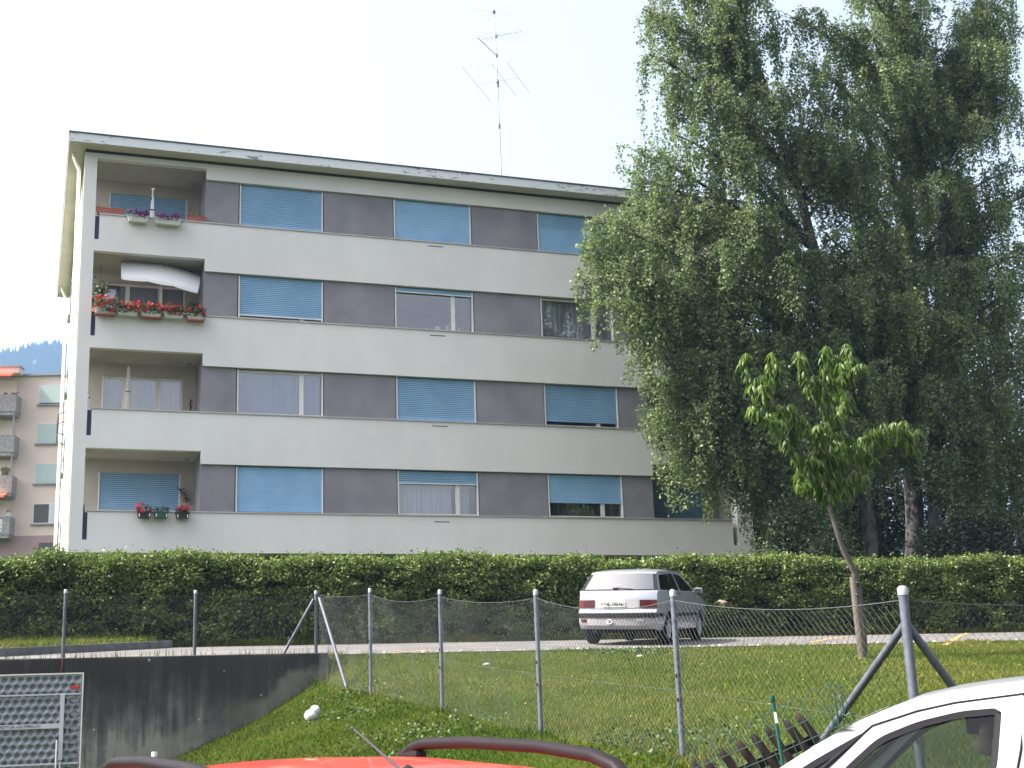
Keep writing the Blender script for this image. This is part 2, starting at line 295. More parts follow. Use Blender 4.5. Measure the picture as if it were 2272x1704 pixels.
class MB:
    """collects boxes, tubes and sheets; build() links them as ONE mesh"""
    def __init__(s): s.v = []; s.f = []
    def add(s, vs, fs):
        n = len(s.v); s.v += [tuple(p) for p in vs]; s.f += [tuple(i + n for i in f) for f in fs]; return s
    def box(s, x0, x1, y0, y1, z0, z1):
        return s.add([(x, y, z) for z in (z0, z1) for y in (y0, y1) for x in (x0, x1)],
                     [(0, 2, 3, 1), (4, 5, 7, 6), (0, 1, 5, 4), (2, 6, 7, 3), (0, 4, 6, 2), (1, 3, 7, 5)])
    def tube(s, pts, r, n=8, cap=True):
        pts = [Vector(p) for p in pts]; k = len(pts)
        rs = r if isinstance(r, (list, tuple)) else [r] * k
        rings = []; ref = None
        for i, p in enumerate(pts):
            d = (pts[min(i + 1, k - 1)] - pts[max(i - 1, 0)]).normalized()
            if ref is None: ref = d.orthogonal().normalized()
            ref = (ref - d * ref.dot(d)); ref = ref.normalized() if ref.length > 1e-6 else d.orthogonal().normalized()
            b = d.cross(ref)
            rings.append([p + (ref * math.cos(2 * PI * j / n) + b * math.sin(2 * PI * j / n)) * rs[i] for j in range(n)])
        vs = [q for ring in rings for q in ring]; fs = []
        for i in range(k - 1):
            for j in range(n):
                fs.append((i * n + j, i * n + (j + 1) % n, (i + 1) * n + (j + 1) % n, (i + 1) * n + j))
        if cap: fs += [tuple(range(n - 1, -1, -1)), tuple((k - 1) * n + j for j in range(n))]
        return s.add(vs, fs)
    def lathe(s, prof, c=(0, 0, 0), n=16):
        vs = [(c[0] + r * math.cos(2 * PI * j / n), c[1] + r * math.sin(2 * PI * j / n), c[2] + z) for r, z in prof for j in range(n)]
        fs = [(i * n + j, i * n + (j + 1) % n, (i + 1) * n + (j + 1) % n, (i + 1) * n + j) for i in range(len(prof) - 1) for j in range(n)]
        return s.add(vs, fs)
    def grid(s, rows):
        w = len(rows[0]); vs = [p for r_ in rows for p in r_]
        return s.add(vs, [(i * w + j, i * w + j + 1, (i + 1) * w + j + 1, (i + 1) * w + j) for i in range(len(rows) - 1) for j in range(w - 1)])
    def mesh(s, name, smooth=False, bevel=0.0):
        me = bpy.data.meshes.new(name); me.from_pydata(s.v, [], s.f)
        if bevel:
            bm = bmesh.new(); bm.from_mesh(me)
            es = [e for e in bm.edges if len(e.link_faces) == 2 and e.calc_face_angle(0) > 0.6]
            bmesh.ops.bevel(bm, geom=es, offset=bevel, segments=2, profile=0.6, affect='EDGES', clamp_overlap=True)
            bm.to_mesh(me); bm.free()
        if smooth:
            me.shade_smooth()
            bm = bmesh.new(); bm.from_mesh(me)
            for e in bm.edges:
                if len(e.link_faces) == 2 and e.calc_face_angle(0) > smooth: e.smooth = False
            bm.to_mesh(me); bm.free()
        me.update(); return me
    def build(s, name, m, parent=None, smooth=False, bevel=0.0, loc=None):
        return link(name, s.mesh(name, smooth, bevel), m, parent, loc)

def box(name, m, parent, x0, x1, y0, y1, z0, z1, bevel=0.0):
    return MB().box(x0, x1, y0, y1, z0, z1).build(name, m, parent, bevel=bevel)

def np_mesh(name, V, nv, m, parent=None, smooth=False):
    """V: (n*nv,3) array; each consecutive nv vertices make one polygon"""
    me = bpy.data.meshes.new(name); V = np.asarray(V, np.float32); n = len(V) // nv
    me.vertices.add(len(V)); me.vertices.foreach_set('co', V.ravel())
    me.loops.add(n * nv); me.loops.foreach_set('vertex_index', np.arange(n * nv, dtype=np.int32))
    me.polygons.add(n); me.polygons.foreach_set('loop_start', np.arange(0, n * nv, nv, dtype=np.int32))
    me.update(calc_edges=True); me.validate()
    return link(name, me, m, parent)

def unit(a): return a / np.maximum(np.linalg.norm(a, axis=1, keepdims=True), 1e-9)
def leaves(P, size, hang=0.3, up=0.0, aspect=0.6, var=0.35):
    """rhombic leaves at points P: returns vertices for np_mesh(.., 4, ..)"""
    n = len(P); d = rng.normal(size=(n, 3)); d[:, 2] = d[:, 2] * 0.7 - hang; d = unit(d)
    q = rng.normal(size=(n, 3)); q[:, 2] += up; w = unit(np.cross(d, q)); s = (size * (1 + var * rng.uniform(-1, 1, n)))[:, None]
    nn = np.cross(d, w)
    a = P; b = P + d * s * 0.45 + w * s * aspect * 0.5 + nn * s * 0.08; c = P + d * s; e = P + d * s * 0.45 - w * s * aspect * 0.5 + nn * s * 0.08
    return np.stack([a, b, c, e], 1).reshape(-1, 3)
def text_mesh(body, size, m, name, parent, mtx, extrude=0.0006, width=None, bold=0.0):
    cu = bpy.data.curves.new(name, 'FONT'); cu.body = body; cu.size = size; cu.extrude = extrude; cu.align_x = 'CENTER'; cu.align_y = 'CENTER'
    cu.resolution_u = 3; cu.offset = bold
    o = bpy.data.objects.new(name, cu); COL.objects.link(o)
    bpy.context.view_layer.update()
    me = bpy.data.meshes.new_from_object(o.evaluated_get(bpy.context.evaluated_depsgraph_get()))
    bpy.data.objects.remove(o); bpy.data.curves.remove(cu)
    if width:
        xs = [v.co.x for v in me.vertices]; k = width / (max(xs) - min(xs))
        for v in me.vertices: v.co.x *= k
    me.transform(mtx)
    return link(name, me, m, parent)

# ------------------------------------------------------------------ terrain
def up_z(x, y):
    return np.interp(y, [20, 21, 21.7, 24.1, 27, 32, 36, 50, 95, 300, 1500], [2.3, 2.42, 2.52, 2.73, 2.95, 3.05, 3.1, 4.5, 9.5, 22, 90])
CP = np.array([(-30, -15, 0), (0, -15, 0), (30, -15, 0), (60, -15, .2), (-30, 4.6, 0), (-8, 4.6, 0), (0, 4.6, 0), (2, 4.6, .06), (4, 4.8, .12), (6, 4.8, .18), (12, 4.8, .3), (30, 4.6, .5), (60, 4.6, .6),
    (5.2, 7.2, .82), (5.03, 10.1, 1.16), (4.87, 12.9, 1.33), (4.7, 15.75, 1.6), (4.5, 18.6, 1.85), (4.5, 20.5, 2.0), (4.6, 21.3, 2.10), (4.75, 21.75, 2.44), (4.3, 7.8, .72), (3.3, 7.9, .5),
    (2.0, 21.6, .92), (3.4, 21.6, 1.5), (1.9, 17, 1.1), (3.65, 12, 1.12), (1.5, 13, .6), (3.0, 9.5, .6), (3.4, 18.6, 1.52),
    (11, 18, 2.13), (5.5, 21.2, 2.40), (6.5, 21.2, 2.44), (8, 21.2, 2.45), (11, 21.2, 2.45), (15, 21.2, 2.45), (20, 21.2, 2.45), (26, 21.2, 2.45), (60, 21.2, 2.45),
    (5.2, 21.75, 2.5), (8, 21.75, 2.525), (15, 21.75, 2.525), (26, 21.75, 2.525), (8, 12, 1.45), (12, 12, 1.62), (9, 8, 1.05), (15, 9, 1.35), (14, 16, 1.98), (20, 14, 1.95), (8, 16.5, 1.85), (6.5, 19, 2.05), (30, 12, 1.8),
    (0, 18, .6), (-3, 18, .45), (1, 21.6, .62), (-2, 21.6, .5), (0, 12, .3), (-5, 12, .2), (2, 9, .25), (0, 8, .12), (-12, 15, .2), (-30, 21.6, .4), (-12, 21.6, .4)], float)
def _fit():
    P = CP[:, :2]; n = len(P); K = np.linalg.norm(P[:, None] - P[None], axis=2)
    A = np.zeros((n + 3, n + 3)); A[:n, :n] = K - np.eye(n) * 0.15; A[:n, n] = 1; A[:n, n + 1:] = P; A[n, :n] = 1; A[n + 1:, :n] = P.T
    return np.linalg.solve(A, np.concatenate([CP[:, 2], np.zeros(3)]))
_W = _fit()
def lo_z(x, y):
    x = np.asarray(x, float).ravel(); y = np.asarray(y, float).ravel(); out = np.empty(len(x)); n = len(CP)
    for i in range(0, len(x), 20000):
        q = np.stack([x[i:i + 20000], y[i:i + 20000]], 1)
        out[i:i + 20000] = np.linalg.norm(q[:, None] - CP[None, :, :2], axis=2) @ _W[:n] + _W[n] + q @ _W[n + 1:]
    return out
def ground(x, y):
    x = np.atleast_1d(np.asarray(x, float)); y = np.atleast_1d(np.asarray(y, float))
    return np.where(y > 21.74, up_z(x, y), lo_z(x, y))
def gz(x, y): return float(ground(x, y)[0])

def sheet(name, xs, ys, dz, m):
    X, Y = np.meshgrid(xs, ys); Z = ground(X.ravel(), Y.ravel()).reshape(X.shape) + dz
    rows = [[(X[i, j], Y[i, j], Z[i, j]) for j in range(len(xs))] for i in range(len(ys))]
    o = MB().grid(rows).build(name, m, smooth=3.0); return tag(o, kind='structure')
XS = np.unique(np.round(np.concatenate([np.linspace(-900, -40, 12), np.linspace(-40, -6, 12), np.arange(-6, 26.01, .3), np.linspace(26, 60, 10), np.linspace(60, 900, 12), [4.8]]), 3))
YS = np.unique(np.round(np.concatenate([np.linspace(-300, -20, 6), np.linspace(-20, 4, 10), np.arange(4.6, 21.5, .3), [21.1, 21.4, 21.73, 21.75, 21.85], np.arange(22, 28.1, .5), np.linspace(28, 120, 16), np.linspace(140, 1500, 12)]), 3))
tag(sheet('ground', XS, YS, 0.0, M['lawn']), 'green grassy ground sloping up towards the hedge and the houses')
tag(sheet('street', XS[(XS >= -40) & (XS <= 60)], YS[(YS >= -20) & (YS <= 4.6)], 0.004, M['asphalt2']), 'asphalt street in the foreground under the cars')
tag(sheet('parking_road', XS[(XS >= 4.8) & (XS <= 60)], YS[(YS >= 21.75) & (YS <= 27)], 0.012, M['asphalt']), 'pale asphalt parking strip in front of the hedge')
tag(sheet('pavement', XS[(XS >= -40) & (XS <= 4.8)], YS[(YS >= 21.85) & (YS <= 27)], 0.012, M['asphalt']), 'pale asphalt strip behind the retaining wall')

# far wooded hill
def hill():
    xs = np.linspace(-1400, 1400, 170); ys = np.linspace(900, 1900, 26); rows = []
    for j, y in enumerate(ys):
        t = (y - 900) / 640.0; r_ = []
        for x in xs:
            ridge = 398 - 0.02 * (x + 45) - 0.00012 * (x + 45) ** 2 + 9 * math.sin(x * .013) + 5 * math.sin(x * .047 + 1)
            s = min(t, 1.0); s = s * s * (3 - 2 * s)
            if t > 1: s = 1 - 0.3 * (t - 1)
            r_.append((x, y + random.uniform(-6, 6), 30 + (max(ridge, 60) - 30) * s + random.uniform(-5, 5)))
        rows.append(r_)
    o = MB().grid(rows).build('hill', M['hill']); tag(o, 'wooded hill behind the houses, blue with haze', kind='structure')
    n = 9000; x = rng.uniform(-500, 500, n); t = rng.uniform(0.55, 1.02, n); y = 900 + 640 * t
    ridge = 398 - 0.02 * (x + 45) - 0.00012 * (x + 45) ** 2 + 9 * np.sin(x * .013) + 5 * np.sin(x * .047 + 1)
    s = np.minimum(t, 1); s = s * s * (3 - 2 * s); z = 30 + (ridge - 30) * s - 3
    h = rng.uniform(9, 19, n); w = rng.uniform(3.5, 7, n); V = []
    for a in (0, 2.1, 4.2):
        c, s_ = np.cos(a), np.sin(a); c2, s2 = np.cos(a + 2.1), np.sin(a + 2.1)
        V.append(np.stack([np.stack([x + w * c, y + w * s_, z], 1), np.stack([x + w * c2, y + w * s2, z], 1), np.stack([x, y, z + h], 1)], 1))
    o2 = np_mesh('forest', np.concatenate(V).reshape(-1, 3), 3, M['hill']); tag(o2, 'conifers covering the far hill', kind='stuff')
hill()

# ------------------------------------------------------------------ apartment building
XL, XR, YF, YB = 0.85, 20.81, 36.0, 49.5
FL = 2.72; CAP0, PT0, BB0, BOT = 6.92, 8.24, 8.59, 5.85
FRZ = 16.87
WIN = [(5.09, 7.48, 6.88), (9.60, 11.99, 11.38), (14.14, 16.52, 15.88)]
B = thing('apartment_building', (XL, YF, 3.0), 'four storey pale apartment block with blue shutters and grey panels between white bands', 'building')
BO = Vector(B.location)
def bpart(mb, name, m, smooth=False, parent=None, bevel=0.0):
    mb.v = [tuple(Vector(p) - BO) for p in mb.v]
    return mb.build(name, m, parent or B, smooth, bevel)
# horizontal bands, floor by floor
for i in range(4):
    cap = CAP0 + FL * i
    mb = MB(); b0 = BOT if i == 0 else PT0 + FL * (i - 1); b1 = BOT if i == 0 else BB0 + FL * (i - 1)
    T = .2
    mb.box(4.14, 17.52, YF, YF + T, b0, cap)
    mb.box(1.30, 4.14, YF, YF + T, b1, cap); mb.box(17.52, 20.10, YF, YF + T, b1, cap)
    mb.box(1.18, 1.30, YF, YF + T, b1, b1 + .33); mb.box(20.10, 20.28, YF, YF + T, b1, b1 + .33)
    bpart(mb, 'parapet_band', M['plaster'])
    mb = MB().box(1.285, 20.115, YF - .028, YF + T + .02, cap, cap + .035)
    bpart(mb, 'coping', M['coping'])
    # thin vent slot
    zv = {0: 6.76, 1: 9.52, 2: 12.22, 3: 14.97}[i]
    bpart(MB().box(10.62, 11.08, YF - .004, YF + .01, zv - .012, zv + .012), 'vent_slot', M['dark'])
    # blue side railing panels in the slots beside the pillars
    bpart(MB().box(1.19, 1.295, YF + .10, YF + .13, b1 + .33, cap - .02), 'side_railing', M['bluerail'])
    bpart(MB().box(.95, .98, YF + .36, YF + 1.6, b1 + .33, cap - .02), 'side_railing', M['bluerail'])
# top frieze and corner pillars
bpart(MB().box(1.18, 4.14, YF, YF + .2, 16.72, FRZ).box(4.14, 17.52, YF, YF + .2, 16.40, FRZ).box(17.52, 20.28, YF, YF + .2, 16.72, FRZ), 'frieze', M['plaster'])
bpart(MB().box(XL, 1.18, YF, YF + .34, BOT, FRZ), 'corner_pillar', M['plaster'])
bpart(MB().box(20.28, XR, YF, YF + .34, BOT, FRZ), 'corner_pillar', M['plaster'])
bpart(MB().box(XL + .02, XR - .02, YF - .02, YF + .3, FRZ, 16.94), 'ventilation_strip', M['dark'])
# roof slab
bpart(MB().box(.45, 21.2, 35.53, 50.0, 16.94, 17.17), 'roof_slab', M['soffit'])
bpart(MB().box(.44, 21.22, 35.50, 35.528, 16.935, 17.185), 'fascia', M['fascia'])
bpart(MB().box(.415, .445, 35.50, 50.0, 16.935, 17.185), 'fascia', M['soffit'])
bpart(MB().box(.40, 21.24, 35.475, 50.05, 17.188, 17.225), 'roof_edging', M['roofing'])
bpart(MB().box(.75, 1.1, 35.7, 36.1, 17.225, 17.26).box(.9, 1.5, 35.6, 35.9, 17.225, 17.25), 'roof_flap', M['roofing'])
# solid walls: sides, back, basement
sw = MB().box(XL, XL + .25, 37.6, YB, BOT - .05, FRZ)
bpart(sw, 'side_wall', M['plaster_side'])
bpart(MB().box(XR - .25, XR, YF + .34, YB, BOT - .05, FRZ), 'side_wall', M['plaster_side'])
bpart(MB().box(XL + .25, XR - .25, YB - .25, YB, BOT - .05, FRZ), 'back_wall', M['plaster_side'])
bpart(MB().box(XL + .3, XR - .3, YF + .55, YB - .3, 2.4, BOT - .07), 'basement', M['basement'])
bpart(MB().box(XL + .01, XR - .01, YF + .34, YB - .01, 16.80, 16.86), 'attic_slab', M['soffit'])
bpart(MB().box(XL + .02, XR - .02, YF + .21, YB - .02, BOT - .04, BOT + .06), 'floor_slab', M['soffit'])
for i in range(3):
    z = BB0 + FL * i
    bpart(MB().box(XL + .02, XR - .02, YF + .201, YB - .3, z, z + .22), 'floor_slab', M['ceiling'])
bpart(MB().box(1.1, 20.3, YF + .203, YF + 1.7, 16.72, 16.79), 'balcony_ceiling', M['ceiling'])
# rooms behind
for i in range(4):
    zf = (BOT + .06) if i == 0 else BB0 + .22 + FL * (i - 1); zt = BB0 + FL * i if i < 3 else 16.72
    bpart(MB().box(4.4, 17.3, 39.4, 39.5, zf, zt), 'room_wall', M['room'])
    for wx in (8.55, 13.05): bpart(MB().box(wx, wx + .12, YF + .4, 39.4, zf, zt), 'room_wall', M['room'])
    # grey panels between the windows
    zc = CAP0 + FL * i - .3; zp = (PT0 + FL * i if i < 3 else 16.40) + .12
    for u0, u1 in ((4.14, 5.06), (7.51, 9.57), (12.02, 14.11), (16.55, 17.52)):
        bpart(MB().box(u0, u1, YF + .085, YF + .39, zc, zp), 'wall_panel', M['panel'])
    for s, u in ((0, 4.14), (1, 17.40)):
        bpart(MB().box(u, u + .12, YF + .391, 37.75, zf, zt), 'loggia_side_wall', M['panel'])
    # lower inside wall under the windows
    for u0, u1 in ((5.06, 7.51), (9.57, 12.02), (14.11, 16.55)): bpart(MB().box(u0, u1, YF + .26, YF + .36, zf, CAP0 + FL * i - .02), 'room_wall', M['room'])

def slat_sheet(u0, u1, z0, z1, y, parent, gap, flat_to=None):
    """roller shutter: each slat a tilted strip with a step below it"""
    pitch = .055 if gap else .05
    n = max(2, int(round((z1 - z0) / pitch))); h = (z1 - z0) / n
    mb = MB(); gp = MB()
    for k in range(n):
        za = z0 + h * k; zb = za + h; zc = (za + zb) / 2
        g = gap and (flat_to is None or zc > flat_to)
        if g:
            mb.add([(u0, y, za + .010), (u1, y, za + .010), (u1, y - .006, (za + zb) / 2), (u0, y - .006, (za + zb) / 2), (u1, y, zb - .004), (u0, y, zb - .004)], [(0, 1, 2, 3), (3, 2, 4, 5)])
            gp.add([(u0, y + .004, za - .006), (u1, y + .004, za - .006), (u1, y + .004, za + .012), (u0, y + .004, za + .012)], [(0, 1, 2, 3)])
        else:
            mb.add([(u0, y, za), (u1, y, za), (u1, y - .005, zc), (u0, y - .005, zc), (u1, y, zb), (u0, y, zb)], [(0, 1, 2, 3), (3, 2, 4, 5)])
    for q in (mb, gp): q.v = [tuple(Vector(p) - BO) for p in q.v]
    o = mb.build('shutter', M['shutter'], parent)
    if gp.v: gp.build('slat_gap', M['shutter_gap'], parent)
    return o

def window(u0, u1, z0, z1, split, y, shut=None, gap=False, flat_to=None, curtain=None, bottombar=True, splits=None, mulw=.12):
    """window frame with panes; shut = z of the shutter's lower edge (None: no shutter)"""
    f = MB(); fw = .035
    f.box(u0, u0 + fw, y - .03, y + .10, z0, z1).box(u1 - fw, u1, y - .03, y + .10, z0, z1)
    f.box(u0 + fw, u1 - fw, y + .045, y + .095, z0, z0 + .05).box(u0 + fw, u1 - fw, y + .045, y + .095, z1 - .06, z1)
    sp = splits if splits is not None else ([split] if split else [])
    for s in sp: f.box(s - mulw / 2, s + mulw / 2, y + .04, y + .096, z0 + .05, z1 - .06)
    w = bpart(f, 'window', M['white'])
    need_glass = shut is None or shut > z0 + .06
    if need_glass:
        xs = [u0 + fw] + sp + [u1 - fw]
        for a, b in zip(xs[:-1], xs[1:]):
            bpart(MB().box(a + .0, b - .0, y + .068, y + .074, z0 + .05, z1 - .06), 'pane', M['glass'], parent=w)
    if shut is not None:
        s = slat_sheet(u0 + fw, u1 - fw, max(shut, z0 + .02), z1, y + .012, w, gap, flat_to)
        if bottombar and shut > z0 + .06:
            bpart(MB().box(u0 + fw, u1 - fw, y - .006, y + .03, shut - .035, shut), 'shutter_bar', M['white'], parent=w)
    if curtain:
        ca, cb, cm = curtain; rows = [[], []]; n = int((cb - ca) / .035)
        for k in range(n + 1):
            x = ca + (cb - ca) * k / n; d = .028 * math.sin(k * 1.15 + math.sin(k * .37) * 2) + .012 * math.sin(k * .31)
            rows[0].append((x, y + .19 + d, z0 - .05)); rows[1].append((x, y + .19 + d * .8, z1))
        bpart(MB().grid(rows), 'curtain', cm, smooth=3, parent=w)
    return w
YW = YF + .115
def fl(i): return CAP0 + FL * i + .037, (PT0 + FL * i if i < 3 else 16.40)
z0, z1 = fl(3)
window(*WIN[0][:2], z0, z1 - .03, WIN[0][2], YW, shut=z0, gap=True, flat_to=z0 + .14)
window(*WIN[1][:2], z0, z1 - .03, WIN[1][2], YW, shut=z0)
window(*WIN[2][:2], z0, z1 - .03, WIN[2][2], YW, shut=z0, gap=True, flat_to=z0 + .82)
z0, z1 = fl(2)
window(*WIN[0][:2], z0, z1 - .03, WIN[0][2], YW, shut=12.53, gap=True, curtain=(5.1, 7.45, M['blind']))
w32 = window(*WIN[1][:2], z0, z1 - .03, WIN[1][2], YW, shut=13.54)
window(*WIN[2][:2], z0, z1 - .03, WIN[2][2], YW, curtain=(14.16, 16.5, M['curtain_grey']))
z0, z1 = fl(1)
window(*WIN[0][:2], z0, z1 - .03, WIN[0][2], YW, curtain=(5.1, 7.45, M['blind']))
window(*WIN[1][:2], z0, z1 - .03, WIN[1][2], YW, shut=z0, gap=True, flat_to=z0 + .12)
window(*WIN[2][:2], z0, z1 - .03, WIN[2][2], YW, shut=9.82, gap=True, curtain=(14.16, 16.5, M['curtain_dark']), bottombar=False)
z0, z1 = fl(0)
window(*WIN[0][:2], z0, z1 - .03, WIN[0][2], YW, shut=z0 + .03)
window(*WIN[1][:2], z0, z1 - .03, WIN[1][2], YW, shut=7.88, gap=True, curtain=(9.62, 11.25, M['curtain']))
bpart(MB().grid([[(11.44 + .03 * k, YW + .2 + .02 * math.sin(k * 1.7), 6.9) for k in range(12)], [(11.44 + .03 * k, YW + .2 + .02 * math.sin(k * 1.7), 8.2) for k in range(12)]]), 'curtain', M['curtain_grey'], smooth=3)
window(*WIN[2][:2], z0, z1 - .03, WIN[2][2], YW, shut=7.38, gap=False, curtain=(14.16, 16.5, M['curtain_dark']), bottombar=False)

# loggia back walls with their wide windows
YL = 37.6
def loggia(i, side):
    zf = (BOT + .06) if i == 0 else BB0 + .22 + FL * (i - 1); zt = BB0 + FL * i if i < 3 else 16.72
    zw = zt - .36
    if side == 0: a, b, w0, w1 = XL + .25, 4.14, 1.60, 3.78
    else: a, b, w0, w1 = 17.52, XR - .25, 17.75, 19.98
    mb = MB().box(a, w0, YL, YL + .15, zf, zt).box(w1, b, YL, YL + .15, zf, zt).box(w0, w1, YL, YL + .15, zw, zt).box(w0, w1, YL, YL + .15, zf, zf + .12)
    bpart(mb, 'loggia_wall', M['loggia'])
    return w0, w1, zf + .12, zw
for i in range(4):
    w0, w1, za, zb = loggia(i, 0)
    if i == 3: window(w0, w1, za, zb, None, YL + .03, shut=za, gap=True)
    elif i == 2: window(w0, w1, za, zb, None, YL + .03, splits=[2.2, 3.1], curtain=(2.0, 3.7, M['blind']))
    elif i == 1: window(w0, w1, za, zb, None, YL + .03, splits=[2.2, 3.12], curtain=(1.6, 3.75, M['curtain']))
    else: window(w0, w1, za, zb, None, YL + .03, shut=za, gap=True)
    w0, w1, za, zb = loggia(i, 1)
    window(w0, w1, za, zb, None, YL + .03, shut=za, gap=(i % 2 == 0))
    if i == 2:
        bpart(MB().box(1.62, 1.95, YL + .14, YL + .15, 11.7, 13.45), 'curtain', M['curtain'])
    # small ceiling lamp
    zt = BB0 + FL * i if i < 3 else 16.72
    bpart(MB().lathe([(0, -.05), (.05, -.045), (.07, -.01), (.07, 0)], (3.9, 37.2, zt), 10), 'ceiling_lamp', M['greystone'])
# downpipes on the sunlit side
for y, zt in ((36.30, 16.94), (48.6, 16.94)):
    mb = MB().tube([(.56, y, zt), (.57, y, zt - .13), (.64, y, zt - .32), (.72, y, zt - .5), (.725, y, zt - .75), (.725, y, 3.0)], .052, 10)
    for z in np.arange(4, 16.2, 2.72): mb.tube([(.725, y, z - .03), (.725, y, z + .03)], .064, 10)
    bpart(mb, 'downpipe', M['pipe'], smooth=.7)
# slim windows and sills along the side wall
for i in range(4):
    zc = CAP0 + FL * i
    for y in (39.3, 42.6, 45.8):
        bpart(MB().box(XL - .035, XL - .002, y, y + .9, zc, zc + 1.15), 'side_window', M['shutter_gap'])
        bpart(MB().box(XL - .10, XL - .003, y - .06, y + .96, zc - .06, zc - .002), 'side_sill', M['greystone'])
for z in (10.1, 6.2):
    bpart(MB().tube([(XL, 40.6, z + .5), (XL - .32, 40.6, z + .35), (XL - .32, 40.6, z - .2), (XL, 40.6, z - .3)], .018, 6).tube([(XL, 42.0, z + .5), (XL - .32, 42.0, z + .35), (XL - .32, 42.0, z - .2), (XL, 42.0, z - .3)], .018, 6).tube([(XL - .32, 40.6, z + .35), (XL - .32, 42.0, z + .35)], .015, 6), 'drying_rail', M['dark'])

# ------------------------------------------------------------------ antenna mast on the roof
LAT = Vector((math.cos(YAW), math.sin(YAW), 0)); FWD = Vector((-math.sin(YAW), math.cos(YAW), 0))
MX, MY = 14.43, 40.0
A = thing('antenna_mast', (MX, MY, 17.17), 'tall thin television antenna mast standing on the flat roof', 'antenna')
u = .0039
zt = 25.35 - 17.17
def azp(py): return zt - (py - 105) * u * 1.06
mb = MB().tube([(0, 0, -.02), (0, 0, zt * .45)], .03, 8).tube([(0, 0, zt * .45), (-.02, 0, zt * .75)], .024, 8).tube([(-.02, 0, zt * .75), (-.05, 0, zt)], .018, 8)
mb.build('mast_pole', M['mast'], A, smooth=.7)
for z in (zt * .22, zt * .47, zt * .66): MB().tube([(0, 0, z - .09), (0, 0, z + .09)], .042, 8).build('mast_clamp', M['mastdark'], A)
E1 = (LAT * 235 + FWD * 713).normalized()
def boom(zc, da, db, name, els, er=.006, off=Vector((0, 0, 0)), edir=None):
    mb = MB(); pa = Vector((-.02, 0, zc)) + da; pb = Vector((-.02, 0, zc)) + db
    mb.tube([pa, pb], .015, 6); mb.box(-.06, .03, -.05, .05, zc - .05, zc + .05)
    bo = mb.build(name, M['mast'], A)
    for t, l in els:
        c = pa.lerp(pb, t); d = (edir or E1) * (l / 2)
        MB().tube([c - d, c + d], er, 5).build('antenna_rod', M['mast'], bo)
boom(azp(745), LAT * (-183 * u) + FWD * (58 * u), LAT * (187 * u) - FWD * (58 * u), 'antenna_boom', [(0, 2.95), (.66, 2.7), (1, 2.45)], .008)
boom(azp(330), LAT * (-135 * u) + FWD * (45 * u), LAT * (230 * u) - FWD * (76 * u), 'antenna_boom', [(0.03, .75), (.1, .7), (.17, .62), (.26, .5)] + [(.36 + .08 * k, .44 - .012 * k) for k in range(9)])
d2 = LAT * (-160 * u) - FWD * (347 * u)
e2 = (FWD * 160 - LAT * 347).normalized()
boom(azp(508), Vector((0, 0, 0)), d2, 'antenna_boom', [(.15 + .09 * k, .3) for k in range(10)], edir=e2)
MB().tube([e2 * .35 + Vector((0, 0, azp(508) - .25)), e2 * .35 + Vector((0, 0, azp(508) + .25))], .008, 5).tube([e2 * -.35 + Vector((0, 0, azp(508) - .25)), e2 * -.35 + Vector((0, 0, azp(508) + .25))], .008, 5).tube([e2 * -.35 + Vector((0, 0, azp(508) + .22)), e2 * .35 + Vector((0, 0, azp(508) + .22))], .008, 5).tube([e2 * -.35 + Vector((0, 0, azp(508) - .22)), e2 * .35 + Vector((0, 0, azp(508) - .22))], .008, 5).build('antenna_reflector', M['mast'], A)
for k in range(4):
    a = k * PI / 2 + .35; d = LAT * math.cos(a) + FWD * math.sin(a)
    MB().tube([Vector((-.05, 0, zt)), Vector((-.05, 0, zt)) + d * .8], .005, 5).build('antenna_rod', M['mast'], A)
MB().box(-.09, -.01, -.04, .04, zt - .06, zt + .05).build('dipole_head', M['mastdark'], A)

